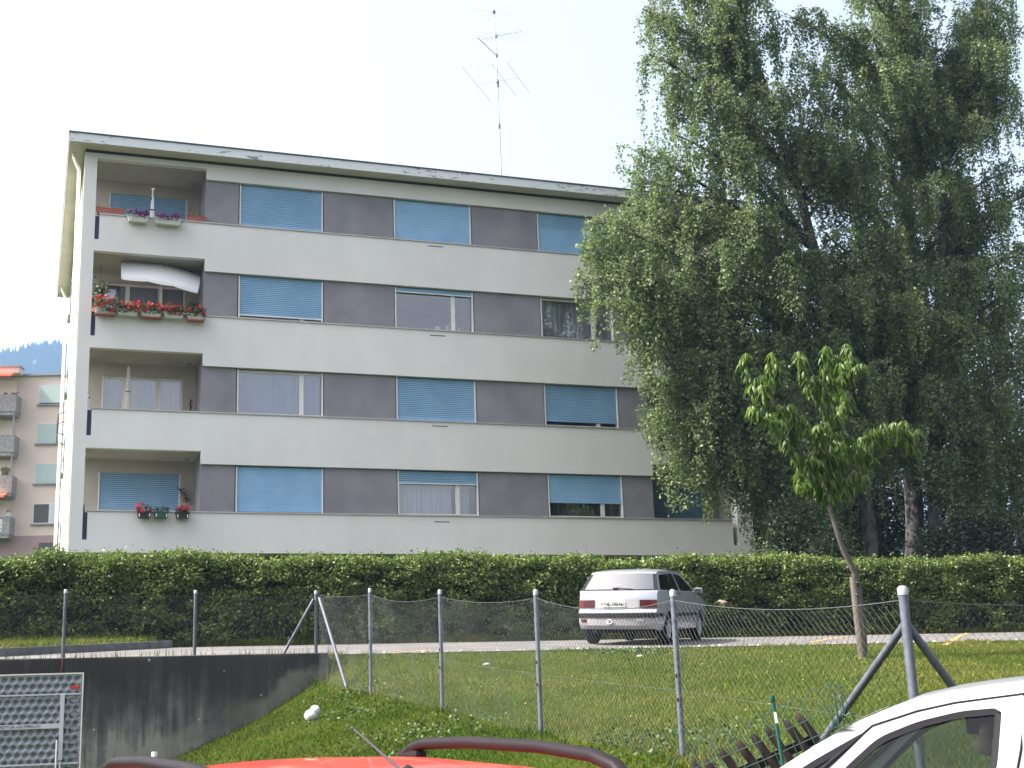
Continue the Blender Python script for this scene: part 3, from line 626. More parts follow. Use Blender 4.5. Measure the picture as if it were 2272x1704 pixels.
# ------------------------------------------------------------------ balcony things
def planter(name, x0, x1, z0, z1, y0, y1, m, label, flowers=None, nfl=0, spread=.12, trail=.0, clips=True, seed=0, group=None, leafn=160, cat='planter', tray=None):
    r = np.random.default_rng(seed)
    cx, cyy = (x0 + x1) / 2, (y0 + y1) / 2
    t = thing(name, (cx, cyy, z0), label, cat, group)
    w, d, h = (x1 - x0) / 2, (y1 - y0) / 2, z1 - z0; k = .86
    mb = MB().add([(-w * k, -d * k, 0), (w * k, -d * k, 0), (w * k, d * k, 0), (-w * k, d * k, 0), (-w, -d, h), (w, -d, h), (w, d, h), (-w, d, h),
                   (-w + .015, -d + .015, h), (w - .015, -d + .015, h), (w - .015, d - .015, h), (-w + .015, d - .015, h), (-w + .015, -d + .015, h - .03), (w - .015, -d + .015, h - .03), (w - .015, d - .015, h - .03), (-w + .015, d - .015, h - .03)],
                  [(0, 3, 2, 1), (0, 1, 5, 4), (1, 2, 6, 5), (2, 3, 7, 6), (3, 0, 4, 7), (4, 5, 9, 8), (5, 6, 10, 9), (6, 7, 11, 10), (7, 4, 8, 11), (12, 13, 14, 15), (8, 9, 13, 12), (9, 10, 14, 13), (10, 11, 15, 14), (11, 8, 12, 15)])
    mb.box(-w - .008, w + .008, -d - .008, -d + .004, h - .025, h + .002)
    mb.build('box', m, t)
    if clips:
        for sx in (-.72, .72): MB().box(w * sx - .012, w * sx + .012, -d * .9 - .03, -d * .9 - .012, h * .1, h * .62).build('bracket', M['white'], t)
    if tray is not None: MB().box(-w * .95, w * .95, -d * .98, d * .95, -.035, -.002).build('tray', tray, t)
    if leafn:
        P = np.stack([r.uniform(-w, w, leafn), r.uniform(-d - trail, d, leafn), h - .02 + r.uniform(-trail * .7, spread * .9, leafn)], 1)
        o = np_mesh('foliage', leaves(P, .055, .1, 0, .8), 4, M['plantleaf'], t); o['kind'] = 'stuff'
    if flowers is not None:
        for q in range(nfl):
            c = np.array([r.uniform(-w, w), r.uniform(-d - trail, d * .6), h + r.uniform(-trail * .6, spread)])
            P = c + r.normal(size=(22, 3)) * .022
            np_mesh('blossom', leaves(P, .042, 0, 0, .9), 4, flowers, t)
    return t
# top floor
planter('planter_box', 1.20, 1.96, 15.118, 15.29, 35.98, 36.18, M['terra'], 'long terracotta planter at the left end of the top balcony', clips=False, leafn=12, seed=1)
planter('planter_box', 3.62, 4.16, 15.118, 15.27, 35.98, 36.18, M['terra'], 'short terracotta planter with small green plants at right end of top balcony', clips=False, leafn=60, spread=.05, seed=2)
planter('planter_box', 2.02, 2.58, 14.89, 15.07, 35.76, 35.96, M['planterwhite'], 'white planter of purple petunias hanging left of the top balcony pole', M['petunia'], 15, .13, .08, seed=3)
planter('planter_box', 2.72, 3.47, 14.88, 15.06, 35.76, 35.96, M['planterwhite'], 'wider white planter of purple petunias right of the top balcony pole', M['petunia'], 17, .11, .08, seed=4)
# third floor geraniums
ger = [(1.26, 1.80, M['planterwhite'], M['terra'], 'planter of trailing red geraniums at the far left of the third balcony'),
       (1.83, 2.40, M['planterwhite'], None, 'white planter of red geraniums second from left on the third balcony'),
       (2.44, 3.00, M['planterwhite'], M['terra'], 'planter of red geraniums on a terracotta tray just left of the parasol pole'),
       (3.04, 3.60, M['planterwhite'], None, 'white planter of red geraniums just right of the parasol pole'),
       (3.66, 4.15, M['planterwhite'], M['terra'], 'planter with few red and pink geraniums at right end of third balcony')]
for k, (a, b, mm, tr, lb) in enumerate(ger):
    planter('planter_box', a, b, 12.20, 12.35, 35.74, 35.95, mm, lb, M['geranium'], 24 if k < 4 else 11, .22 if k else .34, .14 if k in (0,) else .09, seed=10 + k, leafn=480, tray=tr, group='geranium planters on the third balcony')
planter('planter_box', 1.22, 1.50, 12.37, 12.5, 36.25, 36.45, M['planterwhite'], 'raised pot of tall red geraniums by the corner pillar of the third balcony', M['geranium'], 9, .28, .02, seed=21, leafn=200, clips=False)
planter('planter_box', 3.75, 4.05, 12.37, 12.48, 36.25, 36.45, M['planterwhite'], 'bushy green pot plant in the right corner of the third balcony', M['geraniumpink'], 4, .40, .02, seed=22, leafn=420, clips=False)
# first floor
planter('flower_pot', 2.52, 2.88, 6.74, 6.90, 35.74, 35.95, M['planterblack'], 'dark planter with tall crimson geraniums, leftmost on the lowest balcony', M['geraniumpink'], 12, .22, .03, seed=31, leafn=120)
planter('flower_pot', 2.95, 3.31, 6.74, 6.90, 35.74, 35.95, M['plantergreen'], 'green planter with leaves only, middle of the lowest balcony', None, 0, .16, .0, seed=32, leafn=120)
planter('flower_pot', 3.50, 3.85, 6.73, 6.89, 35.74, 35.95, M['planterblack'], 'dark planter with crimson geraniums, rightmost on the lowest balcony', M['geraniumpink'], 11, .17, .03, seed=33, leafn=120)
# hanging plant in the loggia
t = thing('hanging_plant', (1.42, 36.9, 13.3), 'dark hanging plant near the corner pillar of the third balcony', 'plant')
P = rng.normal(size=(260, 3)) * (.13, .13, .16) + (0, 0, -.15)
np_mesh('foliage', leaves(P, .08, .5), 4, M['plantleaf'], t)['kind'] = 'stuff'
MB().tube([(0, 0, 0), (0, 0, .68)], .006, 5).build('cord', M['dark'], t); MB().lathe([(0, -.2), (.09, -.2), (.12, -.06)], (0, 0, 0), 10).build('pot', M['planterblack'], t)
# open parasol, third floor
def open_parasol():
    px, py, pz = 2.95, 36.48, 12.37
    t = thing('parasol', (px, py, pz), 'open white parasol with scalloped edge above the red geraniums', 'parasol')
    tilt = Matrix.Rotation(R(7), 4, 'Y') @ Matrix.Rotation(R(38), 4, 'X')
    top = Vector((.08, .05, 1.50)); n = 6; sub = 6; Rr = 1.13
    hx, hy = 1.08, .70
    def cz(a, b): return -.13 * abs(a) ** 1.8 - .16 * abs(b) ** 1.7 + .03 * abs(a * b)
    def cp(a, b): return top + tilt @ Vector((a * hx * (1 - .05 * b * b), b * hy * (1 - .06 * a * a), cz(a, b)))
    g = np.linspace(-1, 1, 17)
    MB().grid([[cp(a, b) for a in g] for b in g]).build('canopy', M['parasol'], t, smooth=.6)
    edge = [(a, -1) for a in np.linspace(-1, 1, 28)] + [(1, b) for b in np.linspace(-1, 1, 19)[1:]] + [(a, 1) for a in np.linspace(1, -1, 28)[1:]] + [(-1, b) for b in np.linspace(1, -1, 19)[1:]]
    vrow = [[cp(*e) for e in edge], [cp(*e) + Vector((0, -.012, -.07 - .03 * abs(math.sin(PI * q / 9)) ** .6)) for q, e in enumerate(edge)]]
    MB().grid(vrow).build('valance', M['parasol'], t, smooth=.5)
    for a, b in ((-1, -1), (1, -1), (1, 1), (-1, 1)): MB().tube([top + Vector((0, 0, -.12)), cp(a * .5, b * .5) + Vector((0, 0, -.02)), cp(a * .97, b * .97) + Vector((0, 0, -.012))], .007, 5).build('rib', M['white'], t)
    MB().tube([(.08, 0, -.1), top], .019, 8).build('pole', M['wood_pole'], t, smooth=.7)
    MB().lathe([(0, .07), (.02, .06), (.03, 0), (.02, -.02)], top, 8).build('finial', M['white'], t)
open_parasol()
def closed_parasol(x, y, z, h, m, label, sp, wind=False):
    t = thing('parasol', (x, y, z), label, 'parasol')
    MB().tube([(0, 0, -.15), (0, 0, h)], .017, 8).build('pole', M['white'] if not wind else M['wood_pole'], t, smooth=.7)
    prof = [(.0, h * .98), (.03, h * .97), (.05, h * .6), (.062, h * .25), (.04, h * .12)] if wind else [(.0, h * .78), (.022, h * .76), (.04, h * .4), (.055, h * .1), (.03, h * .02)]
    n = 14; rows = []
    for r_, zz in prof:
        rows.append([(r_ * (1 + .28 * math.cos(j * PI)) * math.cos(2 * PI * j / n), r_ * (1 + .28 * math.cos(j * PI)) * math.sin(2 * PI * j / n), zz) for j in range(n + 1)])
    MB().grid(rows).build('canopy', m, t, smooth=1.2)
    MB().tube([(0, 0, h * sp), (0, 0, h * sp + .02)], .07, 8).build('strap', M['dark'], t)
    if not wind: MB().box(-.05, .05, -.02, .02, h - .012, h + .03).build('pole_cap', M['white'], t); MB().box(-.06, -.02, -.03, .03, h * .64, h * .72).build('knob', M['mastdark'], t)
closed_parasol(2.69, 36.12, 15.1, .90, M['parasol'], 'slim white closed parasol on the top balcony between petunia planters', .3)
closed_parasol(2.24, 36.75, 9.55, 1.50, mat('striped_canvas', (0.55, 0.50, 0.44), 0.9, (0.70, 0.67, 0.62), scale=9, stretch=(1, 1, 3)), 'furled beige parasol standing on the second balcony', .5, True)
# wall decorations
t = thing('wall_wreath', (3.95, 37.54, 7.62), 'dark dried wreath on the wall of the lowest balcony', 'wreath')
P = rng.normal(size=(160, 3)) * (.085, .015, .13); P[:, 0] += P[:, 2] * -.45
np_mesh('twigs', leaves(P, .075, .0, 0, .25), 4, M['blackwall'], t)['kind'] = 'stuff'
MB().tube([(-.22, .02, .2), (-.05, .01, .05), (.02, 0, -.2)], .015, 6).build('stem', M['blackwall'], t)
t = thing('wall_figure', (4.0, 37.57, 10.2), 'small dark wavy lizard figure on wall of second balcony', 'figure')
MB().tube([(.0, 0, .17), (.02, -.01, .1), (-.015, -.01, .03), (.02, -.01, -.06), (-.01, -.01, -.13), (.015, 0, -.19)], [.012, .022, .02, .022, .014, .005], 7).build('body', M['blackwall'], t, smooth=1)
t = thing('wall_hook', (3.86, 37.57, 16.02), 'small dark metal wall hook on the top balcony', 'hook')
MB().tube([(.03, 0, .13), (0, -.02, .02), (-.02, -.06, -.03), (.03, -.06, -.04)], .009, 6).build('hook', M['blackwall'], t)
# white panel beside the pillar, second balcony; dark blue cloth on the lowest one
t = thing('wind_screen', (1.15, 36.42, 9.66), 'white upright screen panel beside the pillar on the second balcony', 'screen')
MB().box(-.0, .14, -.01, .01, -.25, .36).build('panel', M['white'], t); MB().tube([(.06, 0, .36), (.08, 0, .43)], .03, 8).build('knob', M['greystone'], t)
t = thing('folded_parasol_cloth', (1.15, 36.2, 6.3), 'dark blue folded cloth beside the pillar on the lowest balcony', 'cloth')
MB().tube([(0.03, 0, 0), (.04, 0, .5), (.06, .0, .85)], [.05, .045, .008], 8).build('cloth', M['bluerail'], t)
# vase and flowers inside the third floor window
t = thing('window_bouquet', (11.5, 36.34, 12.385), 'red and brown flower bouquet behind the third floor window pane', 'plant')
P = rng.normal(size=(150, 3)) * (.17, .03, .10) + (.08, .03, .24)
np_mesh('foliage', leaves(P, .09, 0), 4, mat('dry_flowers', (0.30, 0.06, 0.03), 0.8, (0.12, 0.10, 0.05), scale=9, island=.4), t)['kind'] = 'stuff'
MB().lathe([(.05, 0), (.07, .06), (.04, .14), (.05, .18)], (.1, 0, 0), 10).build('vase', M['white'], t)
t = thing('white_pot', (10.95, 36.36, 12.385), 'white pot behind the third floor window pane', 'pot')
MB().lathe([(.07, 0), (.10, .08), (.09, .2), (.05, .22)], (0, 0, 0), 12).build('pot', M['white'], t); MB().lathe([(.04, 0), (.07, .1), (.05, .26)], (.3, 0, 0), 10).build('jug', M['planterwhite'], t)

# ------------------------------------------------------------------ far pink building
PB = thing('pink_apartment_building', (-2, 92, 8), 'pink apartment block with grey balconies and orange awnings behind the pale block', 'building')
PO = Vector(PB.location); PB.rotation_euler = (0, 0, R(-16))
def ppart(mb, name, m, parent=None, smooth=False):
    mb.v = [tuple(Vector(p) - PO) for p in mb.v]; return mb.build(name, m, parent or PB, smooth)
ppart(MB().box(-14, 9, 92, 104, 13.46, 24.1), 'wall', M['pinkwall'])
ppart(MB().box(-14, 9.02, 91.98, 104.02, 7.5, 13.46), 'base_wall', M['pinkdark'])
ppart(MB().box(-14.1, 9.1, 91.85, 104.1, 24.1, 24.24), 'roof_edge', M['greystone'])
ppart(MB().box(-6, -1.06, 91.0, 92.0, 24.1, 24.5), 'balcony_roof', M['pinkwall']); ppart(MB().box(-6.05, -1.0, 90.9, 92, 24.5, 24.6), 'roof_edge', M['greystone'])
for k, z in enumerate((23.48, 20.84, 18.18, 15.54)):
    w = ppart(MB().box(.0, 2.1, 91.96, 91.99, z - 1.32, z), 'window', M['white'])
    if k < 3:
        ppart(MB().box(.03, 2.07, 91.94, 91.958, z - (1.22 if k == 0 else 1.28), z - .02), 'shutter', M['shutter_pale'], w)
        if k == 0: ppart(MB().box(.03, 2.07, 91.945, 91.957, z - 1.31, z - 1.24), 'dark_gap', M['dark'], w)
    else:
        ppart(MB().box(.05, 1.0, 91.94, 91.958, z - 1.25, z - .05), 'dark_opening', M['room'], w); ppart(MB().box(1.12, 2.05, 91.94, 91.958, z - 1.25, z - .05), 'pane', M['curtain'], w)
    ppart(MB().box(-.1, 2.2, 91.85, 91.99, z - 1.42, z - 1.33), 'sill', M['greystone'])
ppart(MB().box(.47, 1.6, 91.95, 91.975, 12.5, 12.98), 'cellar_window', M['room'])
for k, zt_ in enumerate((22.61, 19.92, 17.26, 14.58)):
    ppart(MB().box(-6, -1.13 - .0 * k, 90.9, 91.99, zt_ - 1.13, zt_).box(-6, -1.18, 90.95, 91.99, zt_ - 1.35, zt_ - 1.13), 'balcony', M['exposed'])
    ppart(MB().box(-6, -1.45, 91.9, 91.985, zt_ + .02, zt_ + 1.2), 'loggia_recess', M['creamwall'])
    if k in (2, 1): ppart(MB().box(-1.28, -1.2, 90.95, 91.02, zt_, zt_ + 1.5), 'balcony_post', M['greystone'])
for z, x1 in ((23.98, -1.32), (21.3, -2.45), (16.02, -1.38)):
    ppart(MB().add([(-5.5, 90.2, z - .30), (x1, 90.2, z - .30), (x1, 90.9, z), (-5.5, 90.9, z), (-5.5, 90.2, z - .16), (x1, 90.2, z - .16), (x1, 90.9, z + .06), (-5.5, 90.9, z + .06)], [(0, 1, 5, 4), (4, 5, 6, 7), (0, 3, 2, 1), (1, 2, 6, 5), (0, 4, 7, 3)]), 'awning', M['orange'])
t = thing('hanging_shirt', (-1.9, 91.6, 17.3), 'olive shirt hanging on a far pink house balcony', 'shirt')
MB().grid([[(-.22 + .44 * i / 6 * (1 if j else .8), .03 * math.sin(i * 1.7), .1 * (1 - j) * 6 if False else (.62 - .62 * j)) for i in range(7)] for j in range(2)]).box(-.30, .30, -.02, .02, .36, .58).build('cloth', M['olive'], t); MB().tube([(0, 0, .6), (0, 0, .76)], .015, 5).build('hook', M['dark'], t)
t = thing('balcony_banner', (-2.3, 90.85, 13.5), 'white banner with pale blue streaks on lowest grey balcony of pink house', 'banner')
MB().box(-1.2, .62, -.02, .0, .14, .92).build('sheet', M['plate'], t)
MB().box(-.9, .55, -.028, -.021, .26, .34).build('blue_stripe', mat('pale_blue_print', (0.2, 0.38, 0.6), .7), t); MB().box(-.2, .4, -.028, -.021, .52, .6).build('pale_stripe', mat('pale_orange_print', (0.6, 0.45, 0.3), .7), t)
t = thing('balcony_pot', (-1.55, 91.3, 14.58), 'white pot with pink flower head on lowest balcony of the pink house', 'pot')
MB().lathe([(.12, 0), (.22, .1), (.12, .34), (.0, .36)], (0, 0, 0), 10).build('pot', M['planterwhite'], t, smooth=1); np_mesh('blossom', leaves(rng.normal(size=(40, 3)) * .07 + (0, 0, .42), .1, 0), 4, mat('dusty_pink', (0.4, 0.15, 0.13), .8), t)
for k in range(3):
    t = thing('balcony_flower', (-1.85 + .18 * k - (0.3 if k == 0 else 0), 91.0, 22.61), 'dark red flower clump on the top balcony of the pink house, %s' % ['leftmost', 'middle one', 'rightmost'][k], 'flower', 'flowers on the top far balcony')
    np_mesh('blossom', leaves(rng.normal(size=(30, 3)) * .05 + (0, 0, .08), .09, 0), 4, mat('dark_red_petal', (0.10, 0.03, 0.04), .8), t)
# cream building glimpsed right of the pale block
t = thing('cream_house', (35.5, 60, 4.5), 'sunlit cream house wall glimpsed between the birch branches beside the pale block', 'building')
MB().box(-3.0, .55, 0, 8, 0, 8).build('wall', M['creamwall'], t); MB().box(.56, 3.0, .2, 8, 0, 7.6).build('grey_wall', M['greystone'], t); MB().box(-3.3, 3.3, -.3, 8.3, 8, 8.25).build('roof', M['roofing'], t)

# ------------------------------------------------------------------ retaining wall, kerb
W = thing('retaining_wall', (4.9, 21.6, .3), 'dark stained concrete retaining wall below the parking strip', 'wall')
def wallpart():
    xs = np.linspace(-13, 4.55, 70); o = MB(); rows = []
    for z in (-.3, .6, 1.2, 1.8, 2.3, 2.50):
        rows.append([(x, 21.60 + (.006 * math.sin(x * 3 + z * 5)), z) for x in xs])
    rows.append([(x, 21.607, 2.552) for x in xs]); rows.append([(x, 21.64, 2.565) for x in xs]); rows.append([(x, 21.84, 2.565) for x in xs]); rows.append([(x, 21.86, 2.3) for x in xs])
    o.grid(rows)
    o.add([(4.55, 21.6, -.3), (4.55, 21.86, -.3), (4.55, 21.86, 2.56), (4.55, 21.6, 2.55)], [(0, 1, 2, 3)])
    o.v = [tuple(Vector(p) - Vector((0, 0, 0))) for p in o.v]
    ob = o.build('concrete', M['wall'], W, smooth=.7); ob.location = -Vector(W.location)
wallpart()
# pale coping strip is the wall's own top
kb = MB(); kp = [(-8, 22.3), (-3, 22.9), (-.4, 23.35), (1.0, 24.7), (2.1, 26.0), (2.6, 26.6)]
for (xa, ya), (xb, yb) in zip(kp[:-1], kp[1:]):
    d = Vector((xb - xa, yb - ya, 0)).normalized(); n = Vector((-d.y, d.x, 0)) * .14
    za, zb = gz(xa, ya), gz(xb, yb); A0, B0 = Vector((xa, ya, za - .1)), Vector((xb, yb, zb - .1)); up = Vector((0, 0, .25))
    kb.add([A0, B0, B0 + n, A0 + n, A0 + up, B0 + up, B0 + n + up, A0 + n + up], [(0, 1, 5, 4), (4, 5, 6, 7), (2, 3, 7, 6), (1, 2, 6, 5), (0, 4, 7, 3)])
tag(kb.build('kerb', M['kerb'], bevel=.012), 'dark concrete kerb round the small lawn beside the hedge', kind='structure')
lawnp = MB(); pts = [(-8, 22.45), (-3, 23.05), (-.45, 23.5), (.9, 24.8), (2.0, 26.1), (2.5, 26.7), (2.5, 27.4), (-8, 27.4)]
lawnp.add([(x, y, gz(x, y) + .13) for x, y in pts], [tuple(range(len(pts)))])
tag(lawnp.build('lawn_wedge', M['lawn']), 'small raised lawn between kerb and hedge', kind='structure')

# yellow bay markings
def stripe(p0, p1, w, group='yellow bay lines on the parking strip'):
    d = Vector((p1[0] - p0[0], p1[1] - p0[1], 0)); n = Vector((-d.y, d.x, 0)).normalized() * w / 2; rows = [[], []]
    for k in range(9):
        q = Vector((p0[0], p0[1], 0)) + d * k / 8
        for r_, s in ((0, 1), (1, -1)):
            v = q + n * s; rows[r_].append((v.x, v.y, gz(v.x, v.y) + .017))
    return tag(MB().grid(rows).build('road_marking', M['yellow']), kind='structure')
for pa, pb in (((1750, 1388), (1830, 1375)), ((2040, 1396), (2090, 1366)), ((845, 1412), (930, 1404))):
    S_ = 2272 / 2212
    def hit(p):
        for Y in np.arange(20.5, 28, .02):
            q = at(p[0] * S_, p[1] * S_, Y)
            if q.z <= gz(q.x, q.y) + .012 or Y > 26.8: return q
    qa, qb = hit(pa), hit(pb); stripe((qa.x, qa.y), (qb.x, qb.y), .11)
stripe((6, 26.9), (30, 26.9), .10)

# ------------------------------------------------------------------ chain link fences
def chainlink(p0, p1, zb0, zb1, zt0, zt1, sag, name, parent, m, cell=.064, r=.0013, org=Vector((0, 0, 0))):
    """two families of diagonal wires, each wire one bent three sided prism; sag lowers the middle of the top"""
    L = math.hypot(p1[0] - p0[0], p1[1] - p0[1]); dx, dy = (p1[0] - p0[0]) / L, (p1[1] - p0[1]) / L; nx, ny = -dy, dx
    H = max(zt0 - zb0, zt1 - zb1); n = int(L / cell); segs = int(H / cell); allV = []
    ks = np.arange(-segs, n + 1); wob = lambda s, v: .018 * np.sin(s * 2.1 + v * 1.3) + .012 * np.sin(s * 5.3 - v * 2.7)
    for fam in (1, -1):
        k = np.arange(-segs, n + segs + 1)[:, None]; v = np.arange(0, segs + 1)[None, :] / segs
        s = k * cell + fam * v * H * .98; s = s + 0 * v; f = s / L
        zb = zb0 + (zb1 - zb0) * f; zt = zt0 + (zt1 - zt0) * f - sag * 4 * f * (1 - f)
        z = zb + (zt - zb) * v
        zig = .006 * fam * np.where(np.arange(segs + 1)[None, :] % 2, 1, -1)
        off = wob(s, v * 3) + zig * .6
        X = p0[0] + dx * (s + .01 * np.sin(k * 7.7 + v * 9)) + nx * off; Y = p0[1] + dy * s + ny * off
        ok = (f[:, :-1] >= 0) & (f[:, 1:] >= 0) & (f[:, :-1] <= 1) & (f[:, 1:] <= 1)
        P = np.stack([X, Y, z], 2); A, Bv = P[:, :-1][ok], P[:, 1:][ok]
        for a in range(3):
            o1 = np.array([nx * math.cos(a * 2.094), ny * math.cos(a * 2.094), math.sin(a * 2.094)]) * r; o2 = np.array([nx * math.cos((a + 1) * 2.094), ny * math.cos((a + 1) * 2.094), math.sin((a + 1) * 2.094)]) * r
            # wires lean in the fence plane: use plane-normal and along-fence offsets
            o1 = np.array([nx * math.cos(a * 2.094) + dx * math.sin(a * 2.094), ny * math.cos(a * 2.094) + dy * math.sin(a * 2.094), 0]) * r
            o2 = np.array([nx * math.cos((a + 1) * 2.094) + dx * math.sin((a + 1) * 2.094), ny * math.cos((a + 1) * 2.094) + dy * math.sin((a + 1) * 2.094), 0]) * r
            allV.append(np.stack([A + o1, A + o2, Bv + o2, Bv + o1], 1))
    V = np.concatenate(allV).reshape(-1, 3) - np.array(org)
    o = np_mesh(name, V, 4, m, parent); o['kind'] = 'stuff'; return o
def top_wire(p0, p1, z0, z1, sag, parent, m, org, r=.003):
    pts = [Vector((p0[0] + (p1[0] - p0[0]) * t, p0[1] + (p1[1] - p0[1]) * t, z0 + (z1 - z0) * t - sag * 4 * t * (1 - t))) - org for t in np.linspace(0, 1, 13)]
    return MB().tube(pts, r, 5).build('tension_wire', m, parent)
def post(p, zb, zt, r, parent, m, org, name='post', cap=True):
    p = Vector((p[0], p[1], 0)) - Vector((org.x, org.y, 0))
    o = MB().tube([(p.x, p.y, zb - .3 - org.z), (p.x, p.y, zt - org.z)], r, 12).build(name, m, parent, smooth=.7)
    if cap: MB().lathe([(0, .03), (r * .7, .027), (r * 1.08, .012), (r * 1.08, -.03)], (p.x, p.y, zt - org.z), 12).build('cap', M['cap'], o, smooth=.7)
    return o
def brace(pa, pb, r, parent, m, org):
    return MB().tube([Vector(pa) - org, Vector(pb) - org], r, 10).build('brace', m, parent, smooth=.7)
FP = [((5.20, 7.20), .80, 2.235), ((5.03, 10.1), 1.1, 2.48), ((4.87, 12.9), 1.30, 2.74), ((4.70, 15.75), 1.58, 3.0), ((4.52, 18.6), 1.84, 3.28), ((4.38, 21.45), 2.07, 3.53)]
org = Vector((5.2, 7.2, .8))
FE = thing('chain_link_fence', org, 'galvanised chain link fence climbing the grass slope with light grey posts', 'fence')
for k, (p, zb, zt) in enumerate(FP[:-1]):
    post(p, zb, zt, .031 if k == 0 else .0245, FE, M['galv'], org)
    for z in ((zb + zt) / 2, zb + .5): MB().tube([(p[0] - .03 - org.x, p[1] - .03 - org.y, z - org.z), (p[0] - .034 - org.x, p[1] - .035 - org.y, z + .03 - org.z)], .008, 6).build('wire_tie', M['dark'], FE)
for (pa, ba, ta), (pb, bb, tb), sg, rw in zip(FP[:-1], FP[1:], (.07, .10, .06, .08, .03), (.0014, .0013, .0012, .0010, .0008)):
    chainlink(pa, pb, ba + .02, bb + .02, ta - .07, tb - .07, sg, 'wire_mesh', FE, M['wire'], r=rw, org=org)
    top_wire(pa, pb, ta - .06, tb - .06, sg, FE, M['wire'], org)
    top_wire(pa, pb, (ta + ba) / 2 - .1, (tb + bb) / 2 - .1, .01, FE, M['wire'], org, .002)
pr = (8.2, 7.35)
chainlink((5.2, 7.2), pr, .82, gz(*pr) + .05, 2.165, 2.30, .09, 'wire_mesh', FE, M['wire'], org=org)
top_wire((5.2, 7.2), pr, 2.175, 2.30, .09, FE, M['wire'], org); top_wire((5.2, 7.2), pr, 1.60, 1.6, .01, FE, M['wire'], org, .002)
post(pr, gz(*pr), 2.38, .027, FE, M['galv'], org)
brace((5.2, 7.2, 2.03), (5.10, 8.55, 1.02), .026, FE, M['galv_dark'], org); brace((5.2, 7.2, 2.03), (6.25, 7.3, gz(6.25, 7.3) - .1), .026, FE, M['galv_dark'], org)
brace((4.38, 21.45, 3.42), (4.57, 20.35, 1.98), .026, FE, M['galv_dark'], org)
# wall fence
org2 = Vector((4.38, 21.75, 2.565))
FW = thing('chain_link_fence', org2, 'dark chain link fence standing on the concrete retaining wall', 'fence')
wp = [(4.38, 21.72), (2.46, 21.72), (.51, 21.72), (-1.44, 21.72)]
wt = [3.535, 3.55, 3.57, 3.58]
for p, z in zip(wp, wt): post(p, 2.565, z, .027, FW, M['galv_dark'], org2)
for (pa, ta), (pb, tb) in zip(list(zip(wp, wt))[:-1], list(zip(wp, wt))[1:]):
    chainlink(pa, pb, 2.59, 2.59, ta - .08, tb - .08, .01, 'wire_mesh', FW, M['wire_dark'], r=.0011, org=org2)
    top_wire(pa, pb, ta - .07, tb - .07, .01, FW, M['wire_dark'], org2); top_wire(pa, pb, 3.1, 3.1, .0, FW, M['wire_dark'], org2, .002)
brace((4.34, 21.72, 3.42), (3.86, 21.72, 2.57), .024, FW, M['galv_dark'], org2)
MB().tube([(wp[2][0] - org2.x, 21.60 - org2.y, 2.56 - org2.z), (wp[2][0] - .03 - org2.x, 21.595 - org2.y, 2.28 - org2.z)], .008, 6).build('rust_run', M['rust'], FW)

# ------------------------------------------------------------------ hedge
def hedge():
    x0, x1, y0, y1 = -9.0, 33.0, 27.0, 28.3
    t = thing('hedge', (10, 27.6, 2.95), 'long clipped green hedge running below the apartment block', 'hedge')
    O = np.array(t.location)
    def top(x): return 4.70 + .05 * np.sin(x * .9) + .04 * np.sin(x * 2.3 + 1) + .03 * np.sin(x * 5.1) + np.where(x < 1.0, -.06 * (1.0 - x) * .35, 0)
    def front(x, z): return y0 + .10 * np.sin(x * 1.7 + z * 2) * .6 + .07 * np.sin(x * 4.1 - z * 3) + .10 * np.clip((z - 4.2), 0, 1)
    nc = 3600; cx_ = rng.uniform(-6, x1, nc); cz = 2.98 + (top(cx_) - 2.98) * rng.uniform(0, 1, nc) ** .85; cy_ = front(cx_, cz) + rng.uniform(-.03, .24, nc)
    k = rng.integers(0, nc, 170000); A_ = np.stack([cx_[k], cy_[k], cz[k]], 1) + rng.normal(size=(170000, 3)) * (.10, .06, .055) - np.array([0, .02, 0])
    n = 60000; x = rng.uniform(-6, x1, n); y = rng.uniform(y0, y1, n); z = top(x) + rng.normal(0, .07, n) - .03
    B_ = np.stack([x, y, z], 1)
    n = 900; sx = rng.uniform(-6, x1, n); sy = rng.uniform(y0, y0 + .7, n); sh = rng.uniform(.05, .26, n) ** 1.3
    k = rng.integers(0, n, 8000); tt = rng.uniform(0, 1, 8000)
    C_ = np.stack([sx[k] + rng.normal(0, .012, 8000) + tt * .05 * np.sin(sx[k] * 40), sy[k], top(sx[k]) + sh[k] * tt], 1)
    P = np.concatenate([A_, B_, C_])
    # thin places low down, as in an old hedge
    hole = (np.sin(P[:, 0] * 2.9) * np.sin(P[:, 2] * 4.7 + P[:, 0]) > .72) & (P[:, 2] < 4.2); P = P[~(hole & (rng.uniform(size=len(P)) < .75))]
    P = P - O
    np_mesh('foliage', leaves(P, .070, .12, .5, .55), 4, M['hedgeleaf'], t)['kind'] = 'stuff'
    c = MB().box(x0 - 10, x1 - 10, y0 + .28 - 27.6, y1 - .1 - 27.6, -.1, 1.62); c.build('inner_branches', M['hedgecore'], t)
    mb = MB()
    for i in range(160):
        xx = random.uniform(-6, 30) - 10; mb.tube([(xx, -.45, -.1), (xx + random.uniform(-.1, .1), -.42, .35), (xx + random.uniform(-.2, .2), -.35, .8)], [.018, .013, .006], 4, False)
    mb.build('stems', M['twig'], t)['kind'] = 'stuff'
hedge()

